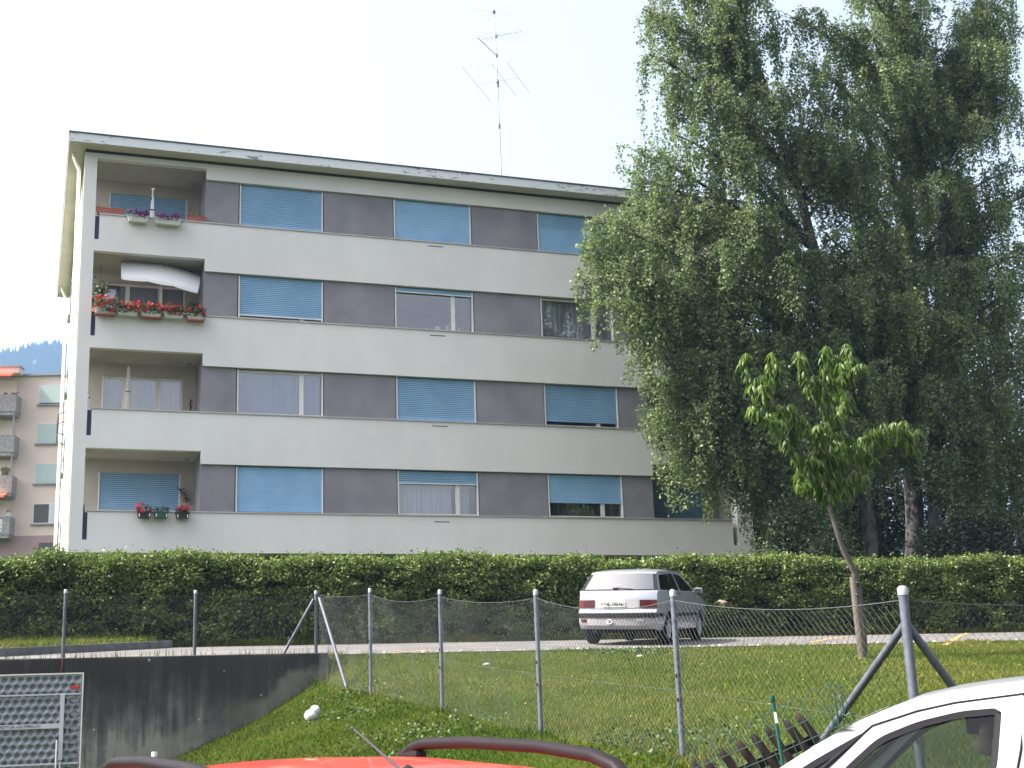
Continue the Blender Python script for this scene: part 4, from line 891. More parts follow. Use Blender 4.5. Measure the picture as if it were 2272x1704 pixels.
# ------------------------------------------------------------------ birches
def qbez(a, b, c, n): return [a * (1 - t) ** 2 + b * 2 * t * (1 - t) + c * t * t for t in np.linspace(0, 1, n)]
def birch(name, path, radii, limbs, label, nrand, spread, seed, fill=(.18, 1.0), strand=(.45, 2.0), dens=62, leaf=.086, zlow=5.2):
    r = random.Random(seed); rg = np.random.default_rng(seed)
    base = path[0]; t = thing(name, base, label, 'tree', 'weeping birches beside the pale block')
    o = Vector(base)
    pts = [p - o for p in path]
    # resample trunk smoothly
    fine = []; rr = []
    for i in range(len(pts) - 1):
        for k in range(6):
            s = k / 6; fine.append(pts[i].lerp(pts[i + 1], s) + Vector((.04 * math.sin(i * 6 + k), .03 * math.cos(i * 5 + k), 0))); rr.append(radii[i] + (radii[i + 1] - radii[i]) * s)
    fine.append(pts[-1]); rr.append(radii[-1])
    MB().tube(fine, rr, 10).build('trunk', M['birchbark'], t, smooth=1)
    def tp(f):
        q = f * (len(fine) - 1); i = min(int(q), len(fine) - 2); return fine[i].lerp(fine[i + 1], q - i)
    specs = []
    for tip in limbs:
        tip = tip - o; best = min(np.linspace(.12, .97, 40), key=lambda f: abs((tp(f).z + (tip - tp(f)).xy.length * .55) - tip.z)); specs.append((best, tip))
    for i in range(nrand):
        f = fill[0] + (fill[1] - fill[0]) * ((i + r.random()) / nrand); a = r.uniform(0, 2 * PI); l = spread * (1.05 - f * .75) * r.uniform(.45, 1.0)
        b = tp(f); specs.append((f, b + Vector((math.cos(a) * l, math.sin(a) * l * .8, l * r.uniform(.25, .75)))))
    tw = MB(); LP = []
    lim = MB()
    for f, tip in specs:
        a = tp(f); L = (tip - a).length; mid = a.lerp(tip, .55) + Vector((0, 0, .16 * L + .1))
        pl = qbez(a, mid, tip, 9); r0 = min(.02 + .016 * L, .09)
        lim.tube(pl, [r0 * (1 - .85 * k / 8) + .004 for k in range(9)], 6, False)
        ntw = int(7 + 8.5 * L)
        for q in range(ntw):
            s = 1 - r.random() ** 1.3 * .8; j = min(int(s * 8), 7); p = pl[j].lerp(pl[j + 1], s * 8 - j)
            aa = r.uniform(0, 2 * PI); ol = r.uniform(.1, .75) * (.6 + .4 * s)
            d = Vector((math.cos(aa) * ol, math.sin(aa) * ol, r.uniform(.05, .4)))
            p1 = p + d; ln = r.uniform(*strand) * (.55 + .6 * r.random())
            ln = min(ln, max(.3, p1.z + o.z - zlow))
            sw = Vector((r.uniform(-.12, .12), r.uniform(-.12, .12), 0))
            st = [p, p.lerp(p1, .6) + Vector((0, 0, .07)), p1, p1 + sw * .4 * ln + Vector((0, 0, -.35 * ln)), p1 + sw * ln + Vector((0, 0, -ln))]
            tw.tube(st, [.009, .006, .005, .004, .002], 3, False)
            tot = ol + ln; n = int(dens * tot)
            ss = rg.uniform(.12, 1, n) ** .9; seg = np.array([list(v) for v in st]); cum = np.array([0, .35 * ol, ol, ol + .35 * ln, tot]) / tot
            Q = np.stack([np.interp(ss, cum, seg[:, c]) for c in range(3)], 1) + rg.normal(size=(n, 3)) * (.075, .075, .05)
            LP.append(Q)
    lim.build('limbs', M['birchbark'], t, smooth=1)['kind'] = 'stuff'
    tw.build('twigs', M['twig'], t)['kind'] = 'stuff'
    P = np.concatenate(LP)
    np_mesh('foliage', leaves(P, leaf, .75, 0, .68), 4, M['birchleaf'], t)['kind'] = 'stuff'
    return len(P)
def pth(lst, Y): return [at(a, b, Y) for a, b in lst]
YA, YBc, YC = 31.0, 31.6, 31.0
tA = [(1935, 1262), (1915, 1050), (1868, 780), (1782, 457), (1746, 340), (1668, 110), (1600, -120), (1560, -300)]
tipsA = [(1425, 20, 30.5), (1440, 120, 30), (1480, 60, 31), (1470, 210, 31), (1500, 300, 30), (1425, 345, 30.5), (1410, 395, 31.5), (1500, 470, 30), (1400, 475, 31), (1330, 495, 30), (1300, 555, 30.5), (1345, 540, 31.5),
    (1320, 630, 31), (1390, 600, 29.5), (1370, 690, 30), (1440, 660, 31), (1420, 760, 30.2), (1480, 800, 29.6), (1470, 880, 30.4), (1530, 930, 29.8), (1590, 890, 31), (1620, 1000, 30), (1560, 720, 29.6), (1540, 560, 29.4), (1600, 620, 30),
    (1560, 80, 30), (1570, 200, 29.6), (1620, 340, 29.6), (1650, 480, 29.4), (1700, 600, 29.4), (1680, 760, 29.6), (1740, 880, 29.8), (1640, 860, 29.5), (1520, -60, 30.5), (1460, -80, 31), (1600, 10, 29.8), (1710, 200, 29.5), (1655, 1020, 31.4), (1500, 1010, 30.6), (1450, 940, 31), (1560, 1040, 31.2), (1690, 980, 30.4), (1585, 1020, 30.2), (1625, 1070, 30.6), (1600, 960, 30.2), (1545, 950, 30.4), (1655, 1090, 30.8), (1490, 930, 30.2)]
nA = birch('birch_tree', pth(tA, YA), [.20, .18, .16, .13, .11, .085, .05, .02], [at(*p) for p in tipsA], 'left leaning weeping birch reaching over the pale facade', 44, 3.4, 3)
tB = [(2028, 1262), (2026, 1000), (2020, 700), (2010, 358), (1990, 200), (1972, 0), (1955, -260), (1945, -420)]
tipsB = [(1850, 60, 30.5), (1800, 150, 30.2), (1870, 240, 30), (1790, 330, 30), (1900, 400, 29.7), (1830, 520, 29.6), (1960, 520, 29.5), (1880, 640, 29.4), (1990, 680, 29.4), (1800, 760, 29.6), (1930, 830, 29.4), (1860, 960, 29.6), (1780, 1000, 29.8), (1990, 960, 29.6), (2080, 860, 29.6), (2060, 600, 29.5), (2060, 420, 29.8),
    (1920, 60, 30.2), (2010, 60, 30.4), (1900, -60, 30.5), (2030, 150, 30), (1960, 160, 29.8), (1760, 40, 31), (1730, 560, 30), (1760, 660, 29.8)]
nB = birch('birch_tree', pth(tB, YBc), [.27, .25, .22, .16, .13, .10, .05, .02], [at(*p) for p in tipsB], 'tallest middle weeping birch with the thickest dark trunk', 52, 3.3, 5)
tCc = [(2066, 1262), (2072, 1000), (2082, 700), (2102, 298), (2138, 205), (2160, 110), (2185, -10)]
tipsC = [(2150, 60, 30.6), (2110, 110, 30.8), (2200, 130, 30.6), (2240, 230, 30.4), (2180, 280, 30), (2260, 380, 30.3), (2140, 400, 29.8), (2230, 480, 30), (2290, 560, 30), (2180, 600, 29.7), (2260, 700, 29.8), (2150, 740, 29.6), (2230, 860, 29.7), (2310, 800, 30), (2180, 960, 29.8), (2280, 1000, 29.9), (2110, 1010, 29.8), (2330, 420, 30.5), (2320, 640, 30.6), (2262, 880, 29.6), (2300, 930, 30.2), (2200, 1050, 29.9), (2290, 1080, 30.1), (2150, 880, 30), (2330, 1000, 30.6), (2240, 620, 29.8), (2090, 240, 30.2), (2215, 200, 30.8)]
nC = birch('birch_tree', pth(tCc, YC), [.17, .16, .14, .10, .08, .05, .02], [at(*p) for p in tipsC], 'right hand weeping birch with a pointed top at the edge', 40, 2.9, 9, fill=(.18, .97))
# slender trunk by the corner of the block
p0 = at(1706, 1262, 31.4); t = thing('young_tree', p0, 'slender brown trunk beside the corner of the pale block', 'tree')
MB().tube([Vector((0, 0, -.3)), at(1703, 1150, 31.4) - p0, at(1701, 1000, 31.4) - p0, at(1705, 880, 31.4) - p0], [.06, .055, .045, .02], 8).build('trunk', M['cherrybark'], t, smooth=1)
np_mesh('foliage', leaves(np.array(at(1703, 900, 31.4) - p0) + rng.normal(size=(2500, 3)) * (.7, .5, .9), .075, .5), 4, M['birchleaf'], t)['kind'] = 'stuff'
def bush(name, c, rad, n, m, label, cat, leaf=.09, trunk=True, seed=1, clumps=26):
    rg = np.random.default_rng(seed); gzv = gz(c[0], c[1]); t = thing(name, (c[0], c[1], gzv), label, cat)
    cc = rg.normal(size=(clumps, 3)); cc = unit(cc) * rg.uniform(.35, 1, (clumps, 1)) ** .5; k = rg.integers(0, clumps, n)
    P = cc[k] * .8 + rg.normal(size=(n, 3)) * .17; P = P * np.array(rad) + np.array([0, 0, c[2] - gzv])
    P = P[P[:, 2] > .1]
    np_mesh('crown', leaves(P, leaf, .3, .3, .65), 4, m, t)['kind'] = 'stuff'
    if trunk: MB().tube([(0, 0, -.3), (.1, 0, (c[2] - gzv) * .5), (0, .1, c[2] - gzv)], [.2, .16, .08], 8).build('trunk', M['twig'], t, smooth=1)
bush('evergreen_tree', (25.5, 37.5, 7.5), (3.4, 2.6, 4.6), 26000, M['darkleaf'], 'dark evergreen tree behind the birch trunks', 'tree', .13, seed=2, clumps=40)
bush('evergreen_tree', (30.0, 35.0, 9.0), (3.8, 2.8, 6.4), 46000, M['darkleaf'], 'dark evergreen tree at the right edge behind the hedge', 'tree', .13, seed=3, clumps=40)
bush('evergreen_tree', (24.4, 41, 7.0), (1.9, 2.0, 3.6), 20000, M['darkleaf'], 'smaller dark tree just right of the pale block', 'tree', .14, seed=6, clumps=40)
bush('evergreen_tree', (28.5, 43, 8.5), (3.6, 2.6, 6.0), 34000, M['darkleaf'], 'broad dark tree filling the gap behind the other evergreens', 'tree', .16, seed=8, clumps=60)
bush('shrub', (18.3, 29.4, 5.1), (1.7, .7, 1.6), 20000, M['shrubleaf'], 'pale green shrub growing above the hedge behind the young cherry tree', 'shrub', .07, False, 4)
bush('shrub', (24.2, 29.6, 5.0), (2.6, .7, 1.3), 22000, M['darkleaf'], 'dark shrub above the hedge at the right edge', 'shrub', .08, False, 5)
bush('shrub', (.35, 29.6, 4.55), (.8, .6, .42), 4500, M['shrubleaf'], 'small bushy shrub rising behind the hedge below the pink house', 'shrub', .07, False, 7)

# ------------------------------------------------------------------ young cherry tree with stake
def cherry():
    Y = 18.0; q = lambda x, y, dy=0: at(1560 + x / 2.127, 720 + y / 2.127, Y + dy)
    base = at(1917, 1462, Y); base.z = gz(base.x, base.y)
    t = thing('cherry_tree', base, 'young cherry tree with drooping bright green leaves tied to a stake', 'tree')
    trunk = [base + Vector((.03, .08, -.2)), q(755, 1450, .08), q(738, 1300, .08), q(715, 1170, .06), q(662, 1065), q(630, 975), q(597, 870), q(600, 800)]
    MB().tube([p - base for p in trunk], [.062, .058, .055, .052, .044, .04, .036, .034], 9).build('trunk', M['cherrybark'], t, smooth=1)
    br = [[(600, 810), (520, 730), (440, 620), (370, 520), (290, 430), (235, 395)], [(440, 620), (410, 520), (380, 440), (430, 420), (500, 470)], [(330, 470), (300, 370), (230, 270), (180, 180)], [(290, 360), (310, 270), (350, 195)],
          [(602, 800), (605, 680), (600, 560), (590, 430), (580, 300), (575, 110)], [(600, 560), (640, 470), (650, 400), (690, 340)], [(590, 430), (520, 320), (480, 240), (470, 145)], [(585, 330), (640, 260), (680, 200), (700, 150)],
          [(605, 800), (680, 730), (760, 640), (830, 570), (880, 510), (900, 460)], [(860, 535), (940, 540), (1010, 585)], [(780, 620), (800, 540), (830, 500)], [(601, 640), (550, 560), (540, 470)], [(602, 740), (560, 690), (520, 640)], [(602, 720), (640, 660), (660, 560)], [(640, 260), (720, 200)], [(610, 800), (670, 790), (740, 740)], [(595, 815), (530, 790), (480, 700)]]
    leafpts = []
    for bi, b in enumerate(br):
        dy = ((bi * 37) % 11 - 5) * .07
        P0_ = [q(x, y, dy * (k / max(1, len(b) - 1))) - base for k, (x, y) in enumerate(b)]; P = []
        for k in range(len(P0_) - 1):      # Catmull-Rom smoothing of the branch
            a0, a1, a2, a3 = P0_[max(k - 1, 0)], P0_[k], P0_[k + 1], P0_[min(k + 2, len(P0_) - 1)]
            for u_ in (0, .34, .67): P.append(.5 * (2 * a1 + (a2 - a0) * u_ + (2 * a0 - 5 * a1 + 4 * a2 - a3) * u_ ** 2 + (3 * a1 - a0 - 3 * a2 + a3) * u_ ** 3))
        P.append(P0_[-1])
        r0 = .024 if len(b) > 4 else .013
        MB().tube(P, [r0 * (1 - .75 * k / (len(P) - 1)) + .002 for k in range(len(P))], 6).build('branch', M['cherrybark'], t, smooth=1)
        runs = [P]
        for q_ in range(int(2 + 3.2 * sum((c - a).length for a, c in zip(P[:-1], P[1:])))):
            s0 = random.uniform(.12, .97) * (len(P) - 1); i0 = int(s0); pp = P[i0].lerp(P[min(i0 + 1, len(P) - 1)], s0 - i0)
            dd = Vector((random.uniform(-1, 1), random.uniform(-.6, .6), random.uniform(.2, .9))).normalized() * random.uniform(.14, .36)
            sh = [pp, pp + dd * .55 + Vector((0, 0, .02)), pp + dd]; runs.append(sh)
            MB().tube(sh, [.007, .005, .003], 5, False).build('twig', M['cherrybark'], t)
            for w in range(6): leafpts.append((sh[-1], w * 1.05 + random.random(), random.uniform(.15, .75)))
        for a, c in [z_ for r_ in runs for z_ in zip(r_[:-1], r_[1:])]:
            n = max(1, int(round((c - a).length / .06)))
            for k in range(n):
                p = a.lerp(c, (k + random.random()) / n)
                for w in range(random.choice((4, 5, 6, 6))): leafpts.append((p + Vector((random.gauss(0, .028), random.gauss(0, .028), random.gauss(0, .02))), random.uniform(0, 2 * PI), random.uniform(.3, 1.0)))
        for w in range(9): leafpts.append((P[-1], w * .7, random.uniform(.15, .7)))
    # leaf mesh: pointed, folded along the midrib, drooping
    def leafmesh(k):
        n = 5; v = []; f = []; L_ = 1.0
        for i in range(n + 1):
            s = i / n; w = .15 * math.sin(PI * s ** .8) * (1 - .25 * s) + (.0 if 0 < i < n else 0); x = s; z = -.35 * s * s * (1 + .2 * k)
            v += [(x, -w, z - w * .5), (x, 0, z), (x, w, z - w * .5)]
        for i in range(n):
            a = i * 3; f += [(a, a + 3, a + 4, a + 1), (a + 1, a + 4, a + 5, a + 2)]
        me = bpy.data.meshes.new('leaf'); me.from_pydata(v, [], f); me.materials.append(M['cherryleaf']); me.shade_smooth(); return me
    lm = [leafmesh(k) for k in range(3)]
    random.shuffle(leafpts); rest = MB()
    for i, (p, a, el) in enumerate(leafpts):
        L_ = random.uniform(.12, .20)
        rot = Matrix.Rotation(a, 4, 'Z') @ Matrix.Rotation(R(18 + 62 * el), 4, 'Y') @ Matrix.Rotation(random.uniform(-.5, .5), 4, 'X')
        off = Vector((math.cos(a), math.sin(a), -.25)) * .035
        mw = Matrix.Translation(p + off) @ rot @ Matrix.Scale(L_, 4)
        if i < 300:
            o = link('leaf', lm[i % 3], None, t); o.matrix_local = mw
        else:
            me = lm[i % 3]; rest.add([mw @ v.co for v in me.vertices], [tuple(pp.vertices) for pp in me.polygons])
    rest.build('foliage', M['cherryleaf'], t, smooth=3)['kind'] = 'stuff'
    # stake
    sb = at(1913, 1466, 17.9); sb.z = gz(sb.x, sb.y); s = thing('wooden_stake', sb, 'thick weathered wooden stake supporting the young cherry tree', 'stake')
    MB().tube([Vector((.02, 0, -.3)), at(1904, 1380, 17.9) - sb, at(1893, 1280, 17.9) - sb], [.065, .063, .060], 10).build('post', M['stake'], s, smooth=.8)
    for yy in (1295, 1322): 
        c = at(1897, yy, 17.9) - sb; MB().tube([c + Vector((0, 0, -.012)), c + Vector((.02, 0, .012))], .075, 10).build('tie', M['greenwire'], s)
cherry()

# ------------------------------------------------------------------ grass
def grass():
    n = 620000
    # denser towards the camera
    y = 6.5 + 15.5 * rng.uniform(0, 1, n) ** 1.15; x = rng.uniform(-.5, 24, n); 
    keep = (x < y * .95 + 2.2) & (x > y * .02 - .2); x, y = x[keep], y[keep]
    wallx = (y > 21.585) & (x < 4.57); road = (y > 21.78 + .12 * np.sin(x * 3) + .1 * np.sin(x * 11)) & (x > 4.7)
    drive = (x < 1.2) & (y < 30); k = ~wallx & ~road & ~drive; x, y = x[k], y[k]
    dens = .5 + .5 * np.sin(x * 1.3 + np.sin(y * .9) * 2) * np.sin(y * 1.1 + x * .4); k = rng.uniform(size=len(x)) < .62 + .38 * dens; x, y, dens = x[k], y[k], dens[k]
    n = len(x); z = ground(x, y) - .01; h = rng.uniform(.022, .055, n) * (.7 + .6 * dens)
    tall = rng.uniform(size=n) < .015; h[tall] *= 2.4
    for (p, zb, zt) in FP: h[np.hypot(x - p[0], y - p[1]) < .22] *= 1.9
    h[(y > 21.3) & (x > 4.7)] *= 1.5; nw = (y > 21.42) & (x <= 4.7); h[nw] *= 1.3 + 2.2 * rng.uniform(0, 1, nw.sum()) ** 3
    a = rng.uniform(0, 2 * PI, n); w = rng.uniform(.004, .009, n); lean = rng.normal(size=(n, 2)) * h[:, None] * .55
    b = np.stack([x, y, z], 1); d = np.stack([np.cos(a) * w, np.sin(a) * w, 0 * a], 1); tip = b + np.stack([lean[:, 0], lean[:, 1], h], 1)
    V = np.stack([b - d, b + d, tip], 1).reshape(-1, 3)
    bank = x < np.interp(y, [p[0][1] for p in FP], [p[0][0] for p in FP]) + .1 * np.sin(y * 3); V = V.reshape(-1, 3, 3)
    o = np_mesh('grass', V[~bank].reshape(-1, 3), 3, M['grassblade']); tag(o, 'short bright green grass on the slope behind the fence', kind='stuff')
    o = np_mesh('grass', V[bank].reshape(-1, 3), 3, M['bankgrass']); tag(o, 'darker grass on the bank before the fence', kind='stuff')
    # grass on the small lawn and along the hedge foot
    n = 26000; x = rng.uniform(-6, 2.6, n); y = rng.uniform(22.6, 27.3, n); lim = np.interp(x, [p[0] for p in kp], [p[1] for p in kp]) + .15; k = y > lim; x, y = x[k], y[k]
    n2 = 14000; x = np.concatenate([x, rng.uniform(2.2, 30, n2)]); y = np.concatenate([y, 27.08 - np.abs(rng.normal(0, .07, n2))])
    n = len(x); z = up_z(x, y) + np.where(x < 2.3, .12, -.01); h = rng.uniform(.05, .13, n) + np.where(y > 26.6, .06, 0); a = rng.uniform(0, 2 * PI, n); w = rng.uniform(.008, .016, n); lean = rng.normal(size=(n, 2)) * h[:, None] * .4
    b = np.stack([x, y, z], 1); d = np.stack([np.cos(a) * w, np.sin(a) * w, 0 * a], 1); tip = b + np.stack([lean[:, 0], lean[:, 1], h], 1)
    o = np_mesh('grass', np.stack([b - d, b + d, tip], 1).reshape(-1, 3), 3, M['grassblade']); tag(o, 'longer grass at the foot of the hedge', kind='stuff')
    # tall stalks on the wall's top
    n = 260; x = rng.uniform(-2, 4.7, n); y = rng.uniform(21.88, 22.1, n); z = np.full(n, 2.52); h = rng.uniform(.06, .24, n)
    b = np.stack([x, y, z], 1); d = np.stack([0 * x + .006, 0 * x, 0 * x], 1); tip = b + np.stack([rng.normal(size=n) * .03, 0 * x, h], 1)
    o = np_mesh('grass', np.stack([b - d, b + d, tip], 1).reshape(-1, 3), 3, M['grassblade']); tag(o, 'sparse grass stalks along the top of the retaining wall', kind='stuff')
    # dandelions
    n = 120; x = rng.uniform(4.9, 18, n); y = 8 + 13.3 * rng.uniform(0, 1, n) ** .6; k = x < y * .95 + 1; x, y = x[k], y[k]
    x = np.concatenate([x, rng.uniform(4, 24, 60)]); y = np.concatenate([y, rng.uniform(26.4, 27, 60)])
    x = np.concatenate([x, rng.uniform(-4, 2, 25)]); y = np.concatenate([y, rng.uniform(24.5, 27, 25)])
    z = ground(x, y) + rng.uniform(.05, .13, len(x)) + np.where((x < 2.3) & (y > 22), .12, 0); c = np.stack([x, y, z], 1); V = []
    for s in range(6):
        a0, a1 = s * PI / 3, (s + 1) * PI / 3; rr = .013
        V.append(np.stack([c + (0, 0, .005), c + (rr * math.cos(a0), rr * math.sin(a0), 0), c + (rr * math.cos(a1), rr * math.sin(a1), 0)], 1))
    o = np_mesh('dandelions', np.concatenate(V).reshape(-1, 3), 3, M['dandelion']); tag(o, 'small yellow dandelions scattered in the grass', kind='stuff')
    # broad leaved weed patches
    ps = []
    for cx_, cy_, s, nn in ((4.1, 14.6, .5, 420), (3.5, 13.2, .6, 160), (5.4, 11.2, .5, 350), (5.2, 9.2, .4, 300), (3.9, 17.4, .4, 250), (9.5, 20.9, .4, 500), (4.6, 19.6, .4, 250)):
        xx = rng.normal(cx_, s, nn); yy = rng.normal(cy_, s, nn); ps.append(np.stack([xx, yy, lo_z(xx, yy) + rng.uniform(.0, .06, nn)], 1))
    o = np_mesh('weeds', leaves(np.concatenate(ps), .042, -.1, .8, .7), 4, M['clover']); tag(o, 'broad leaved weeds growing in patches on the slope', kind='stuff')
    # bare gravel specks at the road edge
    n = 150; x = rng.uniform(5, 24, n); y = 21.78 + np.abs(rng.normal(0, .14, n)); z = ground(x, y) + .012; c = np.stack([x, y, z], 1); s = rng.uniform(.012, .04, n)[:, None]
    V = []
    for k in range(4):
        a0, a1 = k * PI / 2, (k + 1) * PI / 2
        V.append(np.stack([c + s * (0, 0, .9), c + s * np.array([math.cos(a0), math.sin(a0), 0]), c + s * np.array([math.cos(a1), math.sin(a1), 0])], 1))
    o = np_mesh('gravel', np.concatenate(V).reshape(-1, 3), 3, M['exposed']); tag(o, 'pale gravel specks along the edge of the parking strip', kind='stuff')
grass()

# white stone on the bank
def find_ground(px, py, y0=9.0, y1=26.0):
    for Y in np.arange(y0, y1, .02):
        q = at(px, py, Y)
        if q.z <= gz(q.x, q.y): return q
    return at(px, py, 18)
def lump(r, n=12, m=8, seed=0, sc=(1, 1, 1)):
    rr = random.Random(seed); mb = MB(); rows = []
    for i in range(m + 1):
        th = PI * i / m; rows.append([(sc[0] * r * math.sin(th) * math.cos(2 * PI * j / n) * (1 + .12 * math.sin(j * 2 + i + seed)), sc[1] * r * math.sin(th) * math.sin(2 * PI * j / n), sc[2] * r * math.cos(th) * (1 + .1 * math.sin(j + seed))) for j in range(n)] )
        rows[-1].append(rows[-1][0])
    return mb.grid(rows)
q = find_ground(694, 1597); t = thing('white_stone', q, 'lumpy white stone lying on the grass bank below the wall end', 'stone')
a = lump(.095, seed=1, sc=(1, .9, .85)); b = lump(.07, seed=3); b.v = [(v[0] + .03, v[1], v[2] + .11) for v in b.v]; a.v = [(v[0] - .02, v[1], v[2] + .05) for v in a.v]
a.add(b.v, b.f); a.build('stone', M['stone'], t, smooth=2)
for k, (px, py) in enumerate(((1080, 1475), (1420, 1457))):
    q = find_ground(px, py); t = thing('pale_rock', q, ['pale rock in the grass at road edge, left of the parked car', 'pale rock in the grass just in front of the parked car'][k], 'rock', 'pale rocks at the road edge')
    lump(.045, seed=5 + k, sc=(1.5, 1, .7)).build('rock', M['exposed'], t, smooth=2)
# white pipe stub by the wall
q = at(343, 1668, 17.6); t = thing('white_pipe', (q.x, q.y, gz(q.x, q.y)), 'short white plastic pipe standing before the concrete wall', 'pipe')
h = q.z - gz(q.x, q.y); MB().lathe([(.03, -.1), (.03, h - .06), (.037, h - .055), (.037, h), (.028, h), (.028, h - .1)], (0, 0, 0), 12).build('pipe', M['white'], t, smooth=.7)

# ------------------------------------------------------------------ folded table tennis table
def pingpong():
    c = at(183.5, 1495, 18.2); w, h = 1.525, 1.37
    z0 = c.z - h; t = thing('folded_tennis_table', (c.x, c.y, gz(c.x, c.y)), 'folded grey table tennis table with dimpled underside before the concrete wall', 'table', rot=(0, 0, R(-4)))
    zb = z0 - gz(c.x, c.y); px = lambda x: -w + x     # local x from -w to 0
    # dimpled sheet: a fine relief grid with staggered round dishes
    P = .0965; xs = np.arange(-w, 0.0001, .0122); zs = np.arange(0, h + .0001, .0114); X, Z = np.meshgrid(xs, zs)
    D = np.zeros_like(X); RP = .092; row = np.round((h - .06 - Z) / RP); ox = (row % 2) * P / 2
    gx = (X - ox + .06) / P; dx = (gx - np.round(gx)) * P; dz = (h - .06 - row * RP) - Z; r_ = np.hypot(dx, dz)
    D = .036 * np.clip(1 - (r_ / .034) ** 2, 0, 1) ** .55
    edge = (X < -w + .03) | (X > -.03) | (Z < .03) | (Z > h - .02); D[edge] = 0
    rows = [[(X[i, j], .0 + D[i, j], zb + Z[i, j]) for j in range(len(xs))] for i in range(len(zs))]
    MB().grid(rows).build('dimpled_underside', M['tabletop'], t, smooth=2.5)
    MB().box(-w, 0, .040, .055, zb, zb + h).build('playing_surface', M['plantergreen'], t)
    MB().box(-w - .012, .014, -.012, .057, zb + h, zb + h + .016).box(.0, .014, -.012, .057, zb, zb + h).box(-w - .014, -w, -.012, .057, zb, zb + h).build('rim', M['pipe'], t)
    for zz in (h - .245, h - 1.09): MB().box(-w + .01, -.012, -.022, -.004, zb + zz - .009, zb + zz + .009).build('cross_bar', M['bluegrey'], t)
    MB().box(-w + .02, -.24, -.026, -.004, zb + h - .66, zb + h - .60).build('name_bar', M['bluegrey'], t)
    MB().box(-.255, -.205, -.030, -.006, zb + h - 1.05, zb + h - .25).build('leg_strut', M['bluegrey'], t)
    MB().tube([(-.275, -.05, zb + h - .80), (-.275, -.06, zb - .1)], .010, 8).tube([(-.225, -.05, zb + h - 1.06), (-.225, -.06, zb - .1)], .010, 8).build('leg', M['bluegrey'], t)
    MB().box(-.135, -.035, -.014, -.002, zb + h - .185, zb + h - .140).build('reflector', M['redprint'], t, bevel=.008)
    for zz in np.arange(h - .32, .1, -.168): MB().lathe([(0, 0), (.045, 0), (.05, .006), (.055, .012)], (0, 0, 0), 12).build('oval_dish', M['tabletop'], t).matrix_local = Matrix.Translation((-.082, -.008, zb + zz)) @ Matrix.Rotation(R(90), 4, 'X') @ Matrix.Diagonal((1.0, .6, 1, 1))
    MB().tube([(-.9, -.03, zb - .06), (-.9, .06, zb - .06)], .06, 12).build('wheel', M['black'], t); MB().tube([(-.3, -.03, zb - .06), (-.3, .06, zb - .06)], .06, 12).build('wheel', M['black'], t)
    MB().box(-1.2, -.1, -.02, .05, zb - .06, zb).build('base_bar', M['bluegrey'], t)
    text_mesh('KETTLER »OLYMPIC« K1', .05, M['textblack'], 'lettering', t, Matrix.Translation((-.715, -.029, zb + h - .63)) @ Matrix.Rotation(R(90), 4, 'X'), width=.47)
pingpong()

